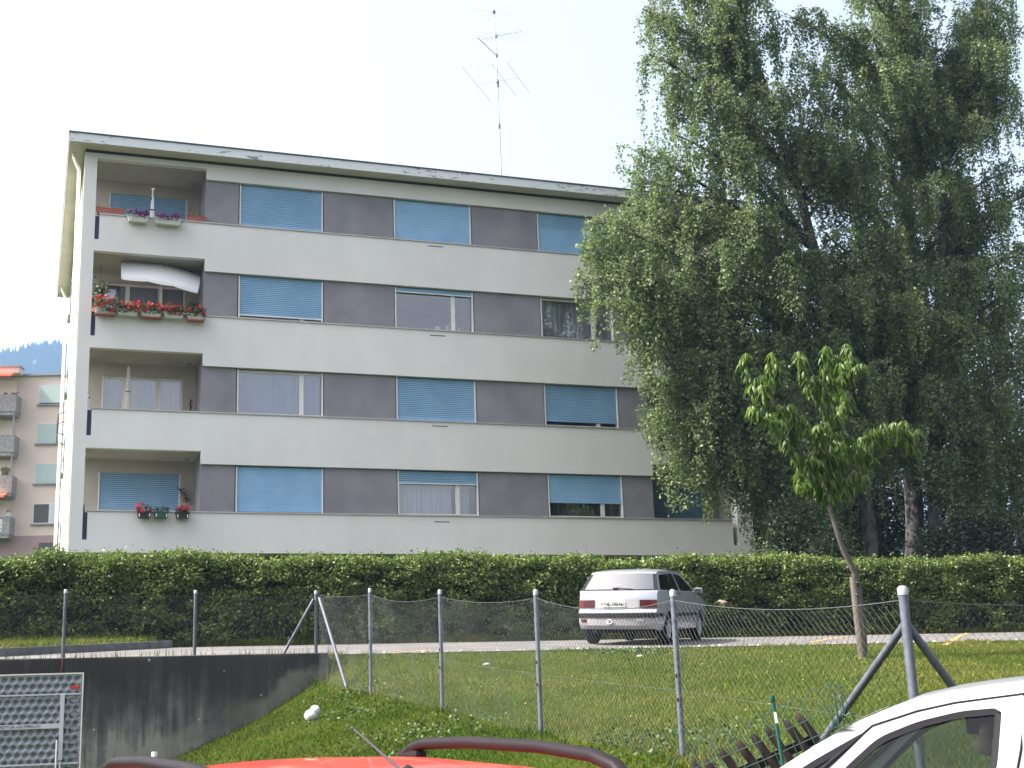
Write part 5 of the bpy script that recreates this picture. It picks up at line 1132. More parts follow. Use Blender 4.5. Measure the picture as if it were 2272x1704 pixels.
# ------------------------------------------------------------------ picket roll, green mesh and stake
def pickets():
    d = 8.6; px = [(1533, 1688, 0), (1562, 1684, 0), (1598, 1663, 0), (1636, 1645, 0), (1668, 1628, 0), (1700, 1614, 0), (1741, 1598, 0), (1768, 1583, 0)]
    pts = [atd(a, b, d + .03 * k) for k, (a, b, _) in enumerate(px)]
    o = Vector((4.1, 7.6, gz(4.1, 7.6))); t = thing('picket_fence', o, 'low leaning brown picket fence on the slope behind the white car', 'fence')
    lean = (LAT * .55 + Vector((0, 0, -.83))).normalized()
    for k, p in enumerate(pts):
        r_ = .030; L_ = .62 + .02 * (k % 3); mb = MB()
        q = [p + lean * s for s in (0, .012, .04, .08, L_)]
        mb.tube([v - o for v in q], [.006, .018, .026, r_, r_ * .95], 8); mb.build('picket', M['picket'], t, smooth=.8)
    ax = (pts[-1] - pts[0])
    for s in (.20, .47):
        a = pts[0] + lean * s - ax * .1 + FWD * .035; b = pts[-1] + lean * s + ax * .0 + FWD * .035
        dd = (b - a); n = Vector((0, 0, 1)) * .035
        MB().add([a - n - o, b - n - o, b + n - o, a + n - o] + [v + FWD * .022 - o for v in (a - n, b - n, b + n, a + n)], [(0, 1, 2, 3), (4, 7, 6, 5), (0, 4, 5, 1), (3, 2, 6, 7), (1, 5, 6, 2), (0, 3, 7, 4)]).build('rail', M['picket'], t)
    # green arched border mesh in front of the pickets
    o2 = o + Vector((0, -.2, 0)); g = thing('green_border_mesh', o2, 'green wire border mesh with arched tops along the brown pickets', 'mesh')
    mb = MB(); P0 = atd(1490, 1702, 8.4); P1 = atd(1855, 1545, 8.5)
    n = 9; ln2 = (LAT * .36 + Vector((0, 0, -.93))).normalized()
    for k in range(n):
        a = P0.lerp(P1, k / n); b = P0.lerp(P1, (k + 1.35) / n); h_ = Vector((0, 0, .10 + .01 * (k % 2)))
        arc = [a + ln2 * .6, a] + [a.lerp(b, s) + h_ * math.sin(PI * s) for s in (.2, .4, .6, .8)] + [b, b + ln2 * .6]
        mb.tube([v - o2 for v in arc], .0032, 5)
    for s in (.06, .17, .28, .39): mb.tube([P0 + ln2 * s - o2, P0.lerp(P1, .5) + ln2 * (s + .01) - o2, P1 + ln2 * s - o2], .003, 5)
    mb.build('arched_wires', M['greenwire'], g)
    # loose rolled end standing up
    mb = MB(); tp = atd(1850, 1518, 8.5)
    for k in range(7):
        a = k * 1.0; c = Vector((.035 * math.cos(a), .035 * math.sin(a), -.05 * (k % 3))); mb.tube([tp + c - o2, tp + c * 1.2 + Vector((.015, 0, -.2)) - o2, tp + c * 1.1 + ln2 * .55 - o2], .0035, 5)
    for s in (.08, .2, .32): mb.tube([tp + ln2 * s + Vector((.04 * math.cos(a), .04 * math.sin(a), .01 * math.sin(3 * a))) - o2 for a in np.linspace(0, 2 * PI, 11)], .003, 5)
    mb.build('rolled_end', M['greenwire'], g)
    # stake
    a = atd(1713, 1546, 8.3); b = atd(1738, 1704, 8.2); b = b + (b - a) * .9; s = thing('green_stake', b, 'dark green metal stake with a small white label by the pickets', 'stake')
    MB().tube([Vector((0, 0, 0)), a - b], .012, 10).build('post', M['greenpost'], s, smooth=.7)
    MB().lathe([(0, .012), (.016, .01), (.018, -.02), (.014, -.03)], a - b, 10).build('cap', M['greenpost'], s, smooth=.7)
    m_ = (a - b); c = m_ * .845 + Vector((0, 0, 0)); dn = (-FWD * .0135)
    w_ = LAT * .0085; hh = m_.normalized() * .034
    MB().add([c + dn - w_ - hh, c + dn + w_ - hh, c + dn + w_ + hh, c + dn - w_ + hh], [(0, 1, 2, 3)]).build('label', M['plate'], s)
pickets()

# ------------------------------------------------------------------ sparrow on the wire
def sparrow():
    # on the sagging top wire between the first two posts
    best = None
    for tt in np.linspace(0, 1, 201):
        p = Vector((5.2 + (5.03 - 5.2) * tt, 7.2 + 2.9 * tt, 2.175 + .245 * tt - .07 * 4 * tt * (1 - tt)))
        v = RM.T @ np.array([p.x, p.y, p.z - EYE]); x = CX + F_PX * v[0] / v[1]
        if best is None or abs(x - 1604) < best[0]: best = (abs(x - 1604), p)
    p = best[1]; t = thing('sparrow', p, 'small brown sparrow perched on the chain link fence wire', 'bird'); t.scale = (.72, .72, .72)
    ax = LAT
    spine = [(-.048, .062, .004), (-.040, .066, .012), (-.030, .067, .017), (-.018, .058, .019), (-.002, .048, .026), (.020, .040, .029), (.042, .033, .022), (.058, .027, .010), (.072, .021, .007), (.105, .010, .006)]
    MB().tube([ax * a + Vector((0, 0, b)) for a, b, c in spine], [c for a, b, c in spine], 10).build('body', M['feather'], t, smooth=2)
    MB().tube([ax * -.047 + Vector((0, 0, .063)), ax * -.062 + Vector((0, 0, .060))], [.005, .001], 6).build('beak', M['greystone'], t)
    for s in (1, -1): MB().tube([ax * .0 + FWD * .024 * s + Vector((0, 0, .052)), ax * .03 + FWD * .027 * s + Vector((0, 0, .043)), ax * .075 + FWD * .012 * s + Vector((0, 0, .026))], [.006, .013, .003], 6).build('wing', M['twig'], t, smooth=2)
    for s in (1, -1): MB().tube([ax * .008 + FWD * .008 * s + Vector((0, 0, .022)), ax * .004 + FWD * .008 * s], .002, 5).build('leg', M['beige'], t)
sparrow()

# ------------------------------------------------------------------ cars
def fill2d(outer, holes=()):
    cu = bpy.data.curves.new('outline', 'CURVE'); cu.dimensions = '2D'; cu.fill_mode = 'BOTH'
    for poly in (outer, *holes):
        sp = cu.splines.new('POLY'); sp.points.add(len(poly) - 1); sp.use_cyclic_u = True
        for p, c in zip(sp.points, poly): p.co = (c[0], c[1], 0, 1)
    o = bpy.data.objects.new('outline', cu); COL.objects.link(o); bpy.context.view_layer.update()
    me = bpy.data.meshes.new_from_object(o.evaluated_get(bpy.context.evaluated_depsgraph_get()))
    bpy.data.objects.remove(o); bpy.data.curves.remove(cu)
    bm = bmesh.new(); bm.from_mesh(me); bpy.data.meshes.remove(me)
    bmesh.ops.remove_doubles(bm, verts=bm.verts, dist=1e-5)
    return bm
def smooth_poly(pts, n=5):
    """round the corners of a closed polygon"""
    out = []; k = len(pts)
    for i in range(k):
        a, b, c = Vector(pts[i - 1]), Vector(pts[i]), Vector(pts[(i + 1) % k]); l = min((a - b).length, (c - b).length) * .28
        p, q = b + (a - b).normalized() * min(l, .07), b + (c - b).normalized() * min(l, .07)
        out += [tuple(p * (1 - t) ** 2 + b * 2 * t * (1 - t) + q * t * t) for t in np.linspace(0, 1, n)]
    return out
class Car:
    seal = .018
    def __init__(s, root, contour, W, paint, arches, bottom=.24):
        s.t = root; s.W = W; s.paint = paint; s.c = contour; s.arches = arches; s.bottom = bottom
    def side(s, windows, glass, seams=(), trims=True):
        xs0, xs1 = s.c[0][0], s.c[-1][0]; poly = [(c[0], c[1]) for c in s.c]; low = [(xs1, s.bottom)]
        for ax, r_ in sorted(s.arches, reverse=True):
            low.append((ax + r_, s.bottom)); low += [(ax + r_ * math.cos(a), .29 + r_ * math.sin(a)) for a in np.linspace(0, PI, 15)]; low.append((ax - r_, s.bottom))
        low.append((xs0, s.bottom)); outer = poly + low
        wins = [smooth_poly(w) for w in windows]
        for sd in (1, -1):
            bm = fill2d(outer, wins)
            for z in np.arange(.3, 1.45, .09):
                bmesh.ops.bisect_plane(bm, geom=bm.verts[:] + bm.edges[:] + bm.faces[:], plane_co=(0, z, 0), plane_no=(0, 1, 0))
            for x in np.arange(-1.9, 2.0, .2):
                bmesh.ops.bisect_plane(bm, geom=bm.verts[:] + bm.edges[:] + bm.faces[:], plane_co=(x, 0, 0), plane_no=(1, 0, 0))
            for v in bm.verts: x, z = v.co.x, v.co.y; v.co = (x, sd * s.W(x, z), z)
            me = bpy.data.meshes.new('side_panel'); bm.to_mesh(me); bm.free(); me.shade_smooth(); link('side_panel', me, s.paint, s.t)
            for w in wins:
                bm = fill2d(w)
                for x in np.arange(-1.9, 2.0, .2): bmesh.ops.bisect_plane(bm, geom=bm.verts[:] + bm.edges[:] + bm.faces[:], plane_co=(x, 0, 0), plane_no=(1, 0, 0))
                for v in bm.verts: x, z = v.co.x, v.co.y; v.co = (x, sd * (s.W(x, z) - .012), z)
                me = bpy.data.meshes.new('side_window'); bm.to_mesh(me); bm.free(); me.shade_smooth(); g = link('side_window', me, glass, s.t)
                if trims:
                    k = len(w); inner = []; sgn = 1 if sum(w[i][0] * w[(i + 1) % k][1] - w[(i + 1) % k][0] * w[i][1] for i in range(k)) > 0 else -1
                    for i in range(k):
                        dx, dz = w[(i + 1) % k][0] - w[i - 1][0], w[(i + 1) % k][1] - w[i - 1][1]; l_ = math.hypot(dx, dz) or 1
                        inner.append((w[i][0] - sgn * dz / l_ * s.seal, w[i][1] + sgn * dx / l_ * s.seal))
                    ww, ii = w + w[:1], inner + inner[:1]
                    MB().grid([[(x, sd * (s.W(x, z) - .001), z) for x, z in ww], [(x, sd * (s.W(x, z) - .003), z) for x, z in ii], [(x, sd * (s.W(x, z) - .0115), z) for x, z in ii]]).build('window_seal', M['black'], g, smooth=1.5)
            for sm in seams:
                MB().tube([(x, sd * (s.W(x, z) - .0015), z) for x, z in sm], .0055, 5, False).build('door_seam', M['black'], s.t)
    def surf(s, k, t):
        x, z, tagv, crown, bulge = s.c[k]; w = s.W(x, z); a = abs(t)
        return (x + bulge * (1 - a ** 2.4), t * w, z + crown * (1 - a ** 2.6))
    def top(s, mats, n=21):
        ts = [math.sin(PI / 2 * (2 * i / (n - 1) - 1)) for i in range(n)]; k = 0
        while k < len(s.c) - 1:
            tg = s.c[k][2]; e = k
            while e < len(s.c) - 1 and s.c[e][2] == tg: e += 1
            rows = [[s.surf(i, t) for t in ts] for i in range(k, e + 1)]
            if tg in mats: MB().grid(rows).build(mats[tg][0], mats[tg][1], s.t, smooth=.55)
            k = e
    def rear_at(s, z, t, front=False):
        C = s.c if front else s.c[:s.nrear]
        zs = [c[1] for c in C]
        for a, b in zip(C[:-1], C[1:]):
            if min(a[1], b[1]) <= z <= max(a[1], b[1]) and a[1] != b[1] and (a[0] < 0) != front:
                f = (z - a[1]) / (b[1] - a[1]); x = a[0] + (b[0] - a[0]) * f; bl = a[4] + (b[4] - a[4]) * f; w = s.W(x, z)
                return Vector((x + bl * (1 - abs(t) ** 2.4), t * w, z))
        return Vector((C[0][0], t * s.W(C[0][0], z), z))
    def patch(s, name, m, z0, z1, t0, t1, off=.006, parent=None, n=7, front=False):
        sg = 1 if front else -1; rows = []
        for z in np.linspace(z0, z1, 4): rows.append([s.rear_at(z, t, front) + Vector((sg * off, 0, 0)) for t in np.linspace(t0, t1, n)])
        mb = MB().grid(rows)
        back = [[p - Vector((sg * (off + .01), 0, 0)) for p in r_] for r_ in rows]
        ring = [rows[0], back[0]]; mb.grid(ring); mb.grid([rows[-1], back[-1]]); mb.grid([[r_[0] for r_ in rows], [r_[0] for r_ in back]]); mb.grid([[r_[-1] for r_ in rows], [r_[-1] for r_ in back]])
        return mb.build(name, m, parent or s.t, smooth=.6)
    def wheels(s, track, r_=.29):
        for ax, _ in s.arches:
            for sd in (1, -1):
                w = MB(); prof = [(r_ * .62, -.085), (r_ * .9, -.09), (r_ * .985, -.07), (r_, -.03), (r_, .03), (r_ * .985, .07), (r_ * .9, .09), (r_ * .62, .085)]
                w.lathe(prof, (0, 0, 0), 24); o = w.build('wheel', M['black'], s.t, smooth=.8)
                o.matrix_local = Matrix.Translation((ax, sd * track, r_)) @ Matrix.Rotation(R(-90) * sd, 4, 'X')
                h = MB().lathe([(0, .055), (.05, .06), (.07, .045), (r_ * .5, .05), (r_ * .6, .075), (r_ * .64, .08), (r_ * .64, .0)], (0, 0, 0), 24)
                for q in range(10):
                    a = q * 2 * PI / 10; h.tube([(r_ * .3 * math.cos(a), r_ * .3 * math.sin(a), .052), (r_ * .57 * math.cos(a), r_ * .57 * math.sin(a), .066)], .012, 5)
                h.build('rim', M['hub'], o, smooth=.8)
    def chassis(s, x0, x1, w, z0=.18, z1=.5):
        MB().box(x0, x1, -w, w, z0 + .04, z1).build('underbody', M['black'], s.t)
        for ax, _ in s.arches: MB().box(ax - .33, ax + .33, -w - .1, w + .1, .34, .66).build('wheel_well', M['black'], s.t)
    def mirror(s, x, z, m, sides=(1, -1)):
        for sd in sides:
            w = s.W(x, z); o = MB().box(x - .05, x + .05, sd * (w + .12) - .085, sd * (w + .12) + .085, z - .055, z + .06).build('door_mirror', m, s.t, bevel=.025)
            MB().tube([(x, sd * (w - .01), z - .03), (x, sd * (w + .06), z - .02)], .018, 6).build('arm', m, o)
            MB().box(x - .054, x - .0505, sd * (w + .12) - .07, sd * (w + .12) + .07, z - .042, z + .046).build('mirror_glass', M['reargl'], o)
    def seats(s, rows, m):
        for x, z in rows:
            for y in (-.34, .34):
                MB().add([(x + .05, y - .22, z), (x + .05, y + .22, z), (x - .12, y + .2, z + .5), (x - .12, y - .2, z + .5), (x - .07, y - .22, z), (x - .07, y + .22, z), (x - .2, y + .2, z + .5), (x - .2, y - .2, z + .5)], [(0, 1, 2, 3), (4, 7, 6, 5), (0, 3, 7, 4), (1, 5, 6, 2), (3, 2, 6, 7)]).build('seat', m, s.t, bevel=.03)
                MB().box(x - .21, x - .12, y - .12, y + .12, z + .52, z + .70).build('headrest', m, s.t, bevel=.035)

def dens(c, step=.07):
    out = []
    for a, b in zip(c[:-1], c[1:]):
        n = max(1, int(math.hypot(b[0] - a[0], b[1] - a[1]) / step))
        for k in range(n):
            f = k / n; out.append((a[0] + (b[0] - a[0]) * f, a[1] + (b[1] - a[1]) * f, a[2], a[3] + (b[3] - a[3]) * f, a[4] + (b[4] - a[4]) * f))
    out.append(c[-1]); return out

# --- silver hatchback parked nose to the hedge
def silver_car():
    ang = R(49)       # heading measured from +x towards +y
    hd = Vector((math.cos(ang), math.sin(ang), 0))
    lr = at(1317, 1431, 24.05)       # left rear tyre on the ground
    t = thing('parked_car', (0, 0, 0), 'silver hatchback parked on the strip facing the hedge, seen from behind', 'car')
    def W(x, z):
        w = .825 * (1 - .085 * min(max((-x - .9) / 1.0, 0), 1.2) ** 2 - .11 * min(max((x - .9) / 1.1, 0), 1.2) ** 2)
        if z < .5: w -= .05 * ((.5 - z) / .3) ** 1.5
        if z > .97: w -= (z - .97) * .46
        elif z > .7: w -= (z - .7) * .06
        return w
    ct = dens([(-1.90, .29, 'bumper', 0, -.10), (-1.95, .36, 'bumper', 0, -.12), (-1.96, .50, 'bumper', 0, -.13), (-1.955, .60, 'bumper', 0, -.13), (-1.92, .63, 'bumper', 0, -.12), (-1.875, .65, 'hatch', 0, -.10), (-1.87, .83, 'hatch', 0, -.10), (-1.85, .94, 'hatch', 0, -.10), (-1.83, .985, 'hatch', .0, -.10),
        (-1.80, 1.0, 'rglass', .0, -.10), (-1.50, 1.31, 'roof', .01, -.07), (-1.43, 1.345, 'roof', .02, -.05), (-1.15, 1.37, 'roof', .035, 0), (-.5, 1.385, 'roof', .04, 0), (0, 1.37, 'roof', .04, .02), (.2, 1.335, 'wglass', .03, .05), (.92, .95, 'hood', .02, .12), (1.0, .93, 'hood', .03, .12), (1.6, .84, 'hood', .03, .12), (1.98, .70, 'hood', .02, .12), (2.04, .60, 'bumper', 0, .12), (2.06, .42, 'bumper', 0, .12), (2.0, .26, 'bumper', 0, .12)])
    c = Car(t, ct, W, M['silver'], [(-1.22, .335), (1.24, .335)], .27); c.nrear = len([q for q in ct if q[0] < -1.4])
    greenhouse = [(-1.66, 1.015), (-1.43, 1.285), (-1.15, 1.325), (-.42, 1.335)], [(-.34, 1.335), (.02, 1.32), (.16, 1.29), (.70, .99), (-.36, .99)]
    w1 = [(-1.70, 1.005), (-1.42, 1.29), (-.44, 1.335), (-.46, 1.0)]; w2 = [(-.36, 1.335), (.14, 1.30), (.72, .985), (-.38, .995)]
    c.side([w1, w2], M['carglass'], [[(-.41, 1.0), (-.42, .40)], [(.80, .95), (.74, .62), (.70, .40)], [(-.42, .95), (-.98, .95), (-1.0, .62)]])
    c.top({'bumper': ('bumper', M['silver2']), 'hatch': ('tailgate', M['silver']), 'rglass': ('rear_window', M['reargl']), 'roof': ('roof', M['silver']), 'wglass': ('windscreen', M['carglass']), 'hood': ('bonnet', M['silver'])})
    # black surround of the rear window, side rub strip and bumper strip
    for a, b in ((-1, -.90), (.90, 1)): c.patch('black_surround', M['black'], 1.005, 1.305, a, b, .004)
    c.patch('black_surround', M['black'], 1.0, 1.022, -.98, .98, .005, n=15)
    c.patch('bumper_strip', M['black'], .500, .585, -1.0, 1.0, .012, n=19)
    for sd in (1, -1): MB().grid([[(x, sd * (c.W(x, z) + .008), z) for x in np.linspace(-.86, .88, 12)] for z in (.515, .575)]).build('side_strip', M['black'], t); MB().grid([[(x, sd * (c.W(x, z) + .009), z) for x in np.linspace(-1.93, -1.58, 6)] for z in (.515, .575)]).build('side_strip', M['black'], t)
    for a, b in ((-.99, -.58), (.58, .99)):
        l = c.patch('tail_light', M['lens'], .68, .825, a, b, .010)
        o1 = (a if a < 0 else b - .12); c.patch('amber_lamp', M['lens_orange'], .69, .815, o1, o1 + .12, .013, l, 3)
    c.patch('plate_recess', M['silver2'], .675, .83, -.55, .55, .003, n=9)
    pl = c.patch('number_plate', M['plate'], .695, .80, -.22, .36, .016, n=5)
    def face(z, t_, off): p = c.rear_at(z, t_); return p + Vector((-off, 0, 0))
    base = Matrix(((0, 0, -1, 0), (-1, 0, 0, 0), (0, 1, 0, 0), (0, 0, 0, 1)))
    p = face(.7475, .07, .019 + .012)
    text_mesh('NE·59546', .092, M['textblack'], 'plate_number', pl, Matrix.Translation(p + Vector((0, .0, 0))) @ base, width=.36, bold=.0035)
    for sy, nm in ((.215, M['redprint']), (-.20, M['redprint'])):
        q = p + Vector((0, sy, 0)); mb = MB(); sh = [(-.017, .02), (.017, .02), (.017, -.004), (0, -.024), (-.017, -.004)]
        mb.add([(q.x - .0, q.y - a, q.z + b) for a, b in sh], [tuple(range(5))]); mb.build('plate_shield', nm, pl)
    p = face(.43, .15, .016); o = MB().lathe([(0, .004), (.054, .004), (.056, .0)], (0, 0, 0), 20).build('country_sticker', M['plate'], t)
    o.matrix_local = Matrix.Translation(p) @ base @ Matrix.Diagonal((1.15, .82, 1, 1))
    text_mesh('CH', .075, M['textblack'], 'sticker_letters', t, Matrix.Translation(p + Vector((-.007, 0, 0))) @ base, width=.078, bold=.004)
    c.patch('reflector', M['lens'], .42, .475, .78, .93, .010, n=4); c.patch('clear_reflector', M['reflectorgrey'], .43, .485, -.72, -.54, .010, n=4)
    # wiper
    pw = face(1.035, .12, .02); MB().tube([pw, face(1.045, -.05, .03), face(1.02, -.40, .03)], [.018, .009, .006], 6).build('wiper', M['black'], t)
    MB().box(-1.93, -1.86, -.02, .30, .265, .30).build('tow_recess', M['black'], t)
    MB().tube([(-1.98, .42, .255), (-1.5, .42, .25)], .022, 8).build('exhaust', M['dark'], t)
    c.wheels(.705); c.chassis(-1.85, 1.95, .62); c.mirror(.62, 1.0, M['silver'])
    MB().box(-1.7, 1.2, -.66, .66, .45, .72).build('cabin_floor', M['interior'], t); c.seats([(-.05, .62), (-.95, .62)], M['interior'])
    MB().box(-1.82, -1.25, -.62, .62, .88, .93).build('parcel_shelf', M['interior'], t)
    MB().box(1.2, 1.9, -.6, .6, .5, .8).build('engine_block', M['black'], t)
    # stand it on the road: left rear tyre at lr, wheels follow the slope
    f = Vector((hd.x, hd.y, 0)); lft = Vector((-hd.y, hd.x, 0)); loc = Vector((lr.x, lr.y, 0)) - f * -1.22 - lft * .705
    def rz(a, b): q = loc + f * a + lft * b; return gz(q.x, q.y) + .012
    z1, z2 = (rz(-1.22, .7) + rz(-1.22, -.7)) / 2, (rz(1.24, .7) + rz(1.24, -.7)) / 2
    pit = math.atan2(z2 - z1, 2.46); rol = math.atan2((rz(-1.22, .7) + rz(1.24, .7)) / 2 - (rz(-1.22, -.7) + rz(1.24, -.7)) / 2, 1.41)
    t.matrix_world = Matrix.Translation((loc.x, loc.y, z1 + (z2 - z1) * 1.22 / 2.46)) @ Matrix.Rotation(ang, 4, 'Z') @ Matrix.Rotation(-pit, 4, 'Y') @ Matrix.Rotation(rol, 4, 'X')
silver_car()

# --- white car in the right foreground
def white_car():
    hd = (-LAT * .92 + FWD * .385).normalized(); ang = math.atan2(hd.y, hd.x)
    t = thing('white_car', (0, 0, 0), 'white hatchback in the right foreground cut by the picture edge', 'car')
    def W(x, z):
        w = .82 * (1 - .10 * min(max((-x - .9) / .95, 0), 1.2) ** 2 - .14 * min(max((x - .7) / 1.2, 0), 1.2) ** 2)
        if z < .5: w -= .05 * ((.5 - z) / .3) ** 1.5
        if z > .90: w -= (z - .90) * .34
        if z > 1.33: w -= 2.6 * (z - 1.33) ** 2
        return w
    ct = dens([(-1.78, .28, 'bumper', 0, -.10), (-1.84, .40, 'bumper', 0, -.12), (-1.84, .60, 'bumper', 0, -.12), (-1.80, .66, 'hatch', 0, -.1), (-1.78, .92, 'hatch', 0, -.1), (-1.74, .96, 'rglass', 0, -.1), (-1.50, 1.33, 'roof', .01, -.06), (-1.38, 1.39, 'roof', .02, -.04), (-1.0, 1.435, 'roof', .025, 0), (-.6, 1.45, 'roof', .025, 0), (-.306, 1.446, 'roof', .025, 0), (-.168, 1.434, 'roof', .025, .0), (-.05, 1.420, 'roof', .025, .0), (.09, 1.395, 'roof', .022, .0), (.2, 1.36, 'wglass', .015, .0), (.314, 1.317, 'wglass', -.005, .0), (.473, 1.236, 'wglass', -.01, .0), (.62, 1.150, 'wglass', -.01, .0), (.95, .95, 'hood', .01, .03), (1.03, .925, 'hood', .02, .14), (1.5, .82, 'hood', .02, .14), (1.78, .68, 'hood', .02, .14), (1.86, .58, 'bumper', 0, .14), (1.88, .40, 'bumper', 0, .14), (1.82, .26, 'bumper', 0, .14)], .05)
    c = Car(t, ct, W, M['whitecar'], [(-1.14, .33), (1.22, .33)], .25); c.nrear = len([q for q in ct if q[0] < -1.4])
    wd = [(-.215, 1.335), (-.19, 1.350), (-.065, 1.342), (.09, 1.310), (.24, 1.255), (.366, 1.150), (.60, .935), (-.10, .925), (-.18, 1.13)]
    wq = [(.262, 1.292), (.50, 1.170), (.80, .985), (.68, .955), (.42, 1.150)]
    wr = [(-.345, 1.345), (-.85, 1.345), (-1.10, 1.26), (-1.02, .96), (-.26, .93)]
    c.seal = .024; c.side([wd, wq, wr], M['carglass2'], [[(-.30, 1.40), (-.27, 1.2), (-.19, .92), (-.20, .36)], [(-.7, 1.405), (-.306, 1.398), (-.05, 1.373), (.09, 1.347), (.26, 1.298), (.44, 1.155), (.70, .92), (.80, .8), (.78, .4)], [(-1.15, 1.2), (-1.08, .9), (-.9, .62)]])
    c.top({'bumper': ('bumper', M['whitecar']), 'hatch': ('tailgate', M['whitecar']), 'rglass': ('rear_window', M['carglass']), 'roof': ('roof', M['whitecar']), 'wglass': ('windscreen', M['carglass2']), 'hood': ('bonnet', M['whitecar'])})
    for sd in (1, -1):   # broad A pillars along the windscreen edge
        MB().grid([[(x - .0, sd * (W(x, z) * q), z + .022 * (1 - q ** 2.6) + .006) for q in (1.0, .97, .93)] for x, z in ((.2, 1.36), (.314, 1.317), (.473, 1.236), (.62, 1.15), (.95, .95))]).build('pillar', M['whitecar'], t, smooth=1)
    c.wheels(.70, .285); c.chassis(-1.75, 1.8, .62); c.mirror(.62, .98, M['whitecar'])
    MB().box(-1.5, .9, -.64, .64, .40, .5).build('cabin_floor', M['interior'], t)
    MB().add([(.55, -.62, .5), (.55, .62, .5), (.62, .62, .93), (.62, -.62, .93), (1.0, -.62, .5), (1.0, .62, .5), (.95, .62, .93), (.95, -.62, .93)], [(0, 1, 2, 3), (3, 2, 6, 7), (4, 7, 6, 5), (0, 3, 7, 4), (1, 5, 6, 2)]).build('dashboard', M['interior'], t, bevel=.03)
    MB().tube([(.52 + .14 * math.cos(a) * .35, .36 + .185 * math.sin(a), .90 + .17 * math.cos(a)) for a in np.linspace(0, 2 * PI, 25)], .014, 7, False).build('steering_wheel', M['interior'], t)
    c.seats([(-.40, .50), (-1.15, .52)], M['interior'])
    c.patch('tail_light', M['lens'], .72, .92, -.99, -.78, .008); c.patch('tail_light', M['lens'], .72, .92, .78, .99, .008)
    for a_, b_ in ((-.95, -.55), (.55, .95)): c.patch('headlight', M['reflectorgrey'], .60, .72, a_, b_, .008, front=True)
    for sd in (1, -1): MB().box(-.16, .0, sd * (W(-.1, .8) + .012) - .012, sd * (W(-.1, .8) + .012) + .012, .79, .825).build('door_handle', M['whitecar'], t, bevel=.01)
    tg = atd(2206, 1571, 5.0); loc_corner = Vector((-.19, W(-.19, 1.35), 1.350)); rz_ = Matrix.Rotation(ang, 4, 'Z')
    mw = Matrix.Translation(tg - rz_ @ loc_corner) @ rz_; t.matrix_world = mw; inv = mw.inverted()
    q = inv @ atd(2190, 1604, 5.62); MB().box(-.085, .085, -.02, .02, -.045, .045).build('rear_view_mirror', M['black'], t, bevel=.014).location = q
    MB().tube([q + Vector((.0, 0, .04)), q + Vector((.06, 0, .12))], .01, 6).build('mirror_arm', M['black'], t)
    q2 = inv @ atd(2188, 1652, 5.55)
    a = lump(.046, 12, 10, 4, (1.15, .8, .95)); b = lump(.033, 12, 10, 8, (1.0, .8, .9)); b.v = [(v[0] - .012, v[1], v[2] + .055) for v in b.v]; a.add(b.v, b.f)
    a.build('hanging_charm', M['beige'], t, smooth=2).location = q2
    return t
wc = white_car()

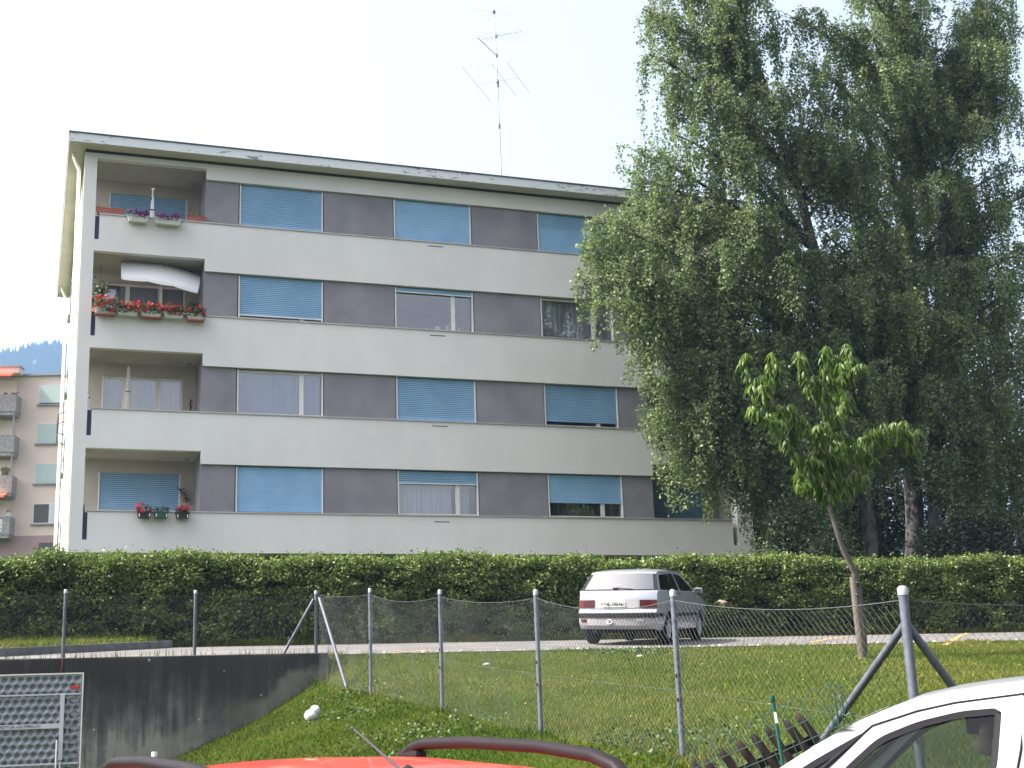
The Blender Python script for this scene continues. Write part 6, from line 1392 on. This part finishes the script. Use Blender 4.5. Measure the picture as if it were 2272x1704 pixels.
# --- red car at the bottom edge
def red_car():
    hd = (LAT * .5 - FWD * .866).normalized(); ang = math.atan2(hd.y, hd.x)
    t = thing('red_car', (0, 0, 0), 'red estate car with dark roof rails at the bottom edge of the view', 'car')
    def W(x, z):
        w = .83 * (1 - .08 * min(max((-x - 1.1) / 1.0, 0), 1.2) ** 2 - .14 * min(max((x - .7) / 1.3, 0), 1.2) ** 2)
        if z < .5: w -= .05 * ((.5 - z) / .3) ** 1.5
        if z > .92: w -= (z - .92) * .30
        if z > 1.34: w -= 3.2 * (z - 1.34) ** 2
        return w
    ct = dens([(-2.0, .28, 'bumper', 0, -.1), (-2.05, .4, 'bumper', 0, -.12), (-2.05, .62, 'bumper', 0, -.12), (-2.0, .66, 'hatch', 0, -.1), (-1.97, .92, 'hatch', 0, -.1), (-1.93, .96, 'rglass', 0, -.1), (-1.62, 1.34, 'roof', .02, -.06), (-1.5, 1.385, 'roof', .07, -.03), (-1.1, 1.405, 'roof', .092, 0), (-.5, 1.415, 'roof', .092, 0), (0, 1.40, 'roof', .092, 0), (.3, 1.36, 'roof', .08, .04), (.42, 1.325, 'wglass', .07, .07), (1.15, .95, 'hood', .03, .14), (1.25, .925, 'hood', .03, .14), (1.75, .83, 'hood', .03, .14), (2.05, .68, 'hood', .02, .14), (2.12, .58, 'bumper', 0, .14), (2.13, .4, 'bumper', 0, .14), (2.07, .26, 'bumper', 0, .14)])
    c = Car(t, ct, W, M['red'], [(-1.28, .335), (1.28, .335)], .25); c.nrear = len([q for q in ct if q[0] < -1.5])
    c.side([[(-1.72, 1.0), (-1.52, 1.30), (-1.0, 1.345), (-.95, .95)], [(-.86, .95), (-.9, 1.35), (-.12, 1.35), (-.1, .94)], [(.0, .94), (-.02, 1.345), (.2, 1.32), (.42, 1.25), (.92, .955)]], M['carglass'], [[(-.06, 1.36), (-.05, .38)], [(-.93, 1.36), (-.9, .9), (-.82, .4)], [(.98, .92), (.95, .4)]])
    c.top({'bumper': ('bumper', M['red']), 'hatch': ('tailgate', M['red']), 'rglass': ('rear_window', M['carglass']), 'roof': ('roof', M['red']), 'wglass': ('windscreen', M['carglass']), 'hood': ('bonnet', M['red'])})
    c.wheels(.71); c.chassis(-1.95, 2.0, .62); c.mirror(.8, 1.0, M['red'])
    MB().box(-1.8, 1.1, -.66, .66, .40, .5).build('cabin_floor', M['interior'], t); c.seats([(-.25, .5), (-1.05, .5)], M['interior'])
    for a_, b_ in ((-.99, -.76), (.76, .99)): c.patch('tail_light', M['lens'], .70, .93, a_, b_, .008)
    for a_, b_ in ((-.95, -.55), (.55, .95)): c.patch('headlight', M['reflectorgrey'], .58, .70, a_, b_, .008, front=True)
    for sd in (1, -1):
        y = sd * .565; mb = MB(); rows = []
        path = [(-1.235, 1.425), (-1.20, 1.470), (-1.14, 1.502), (-1.04, 1.520), (-.7, 1.527), (-.2, 1.516), (.12, 1.492), (.24, 1.462), (.31, 1.405)]
        for i, (x, z) in enumerate(path):
            a, b = path[max(i - 1, 0)], path[min(i + 1, len(path) - 1)]; d = Vector((b[0] - a[0], 0, b[1] - a[1])).normalized(); n = Vector((-d.z, 0, d.x)); end = (i in (0, 1, len(path) - 1))
            th = .028 if end else .021; wd_ = .026
            rows.append([Vector((x, y, z)) + n * (th * math.sin(q)) + Vector((0, wd_ * math.cos(q), 0)) for q in np.linspace(0, 2 * PI, 13)])
        mb.grid(rows); o = mb.build('roof_rail', M['railplastic'], t, smooth=1.0)
        MB().box(-1.235, -1.06, y - .026, y + .026, 1.405, 1.50).build('rail_foot', M['railplastic'], o, bevel=.02); MB().box(.18, .32, y - .026, y + .026, 1.36, 1.44).build('rail_foot', M['railplastic'], o, bevel=.02)
    tg = atd(935, 1641, 5.0); lc = Vector((-1.06, .565, 1.535)); rz_ = Matrix.Rotation(ang, 4, 'Z') @ Matrix.Rotation(R(.7), 4, 'X'); mw = Matrix.Translation(tg - rz_ @ lc) @ rz_
    t.matrix_world = mw
    tip = mw.inverted() @ atd(784, 1617, 3.75); bs = mw.inverted() @ atd(905, 1722, 3.5)
    MB().tube([bs, bs.lerp(tip, .5), tip], [.0042, .0034, .0026], 6).tube([tip, tip + (tip - bs).normalized() * .01], .0045, 6).build('aerial', M['dark'], t)
    MB().lathe([(0, .03), (.018, .02), (.026, -.02)], bs, 10).build('aerial_base', M['black'], t)
    return t
rc = red_car()

# ------------------------------------------------------------------ air
hz = MB().box(-1500, 1500, -320, 1960, -1.5, 470).build('haze', None)
tag(hz, 'thin summer haze in the air', kind='stuff')
m = bpy.data.materials.new('haze_air'); m.use_nodes = True; nt = m.node_tree; nt.nodes.remove(nt.nodes['Principled BSDF'])
pv = nt.nodes.new('ShaderNodeVolumePrincipled'); pv.inputs['Color'].default_value = (0.40, 0.64, 1.0, 1); pv.inputs['Density'].default_value = 0.00026; pv.inputs['Anisotropy'].default_value = 0.2
nt.links.new(pv.outputs[0], nt.nodes['Material Output'].inputs['Volume']); hz.data.materials.append(m)
print('birch leaves', nA, nB, nC, 'white car z', wc.matrix_world.translation, 'red', rc.matrix_world.translation)
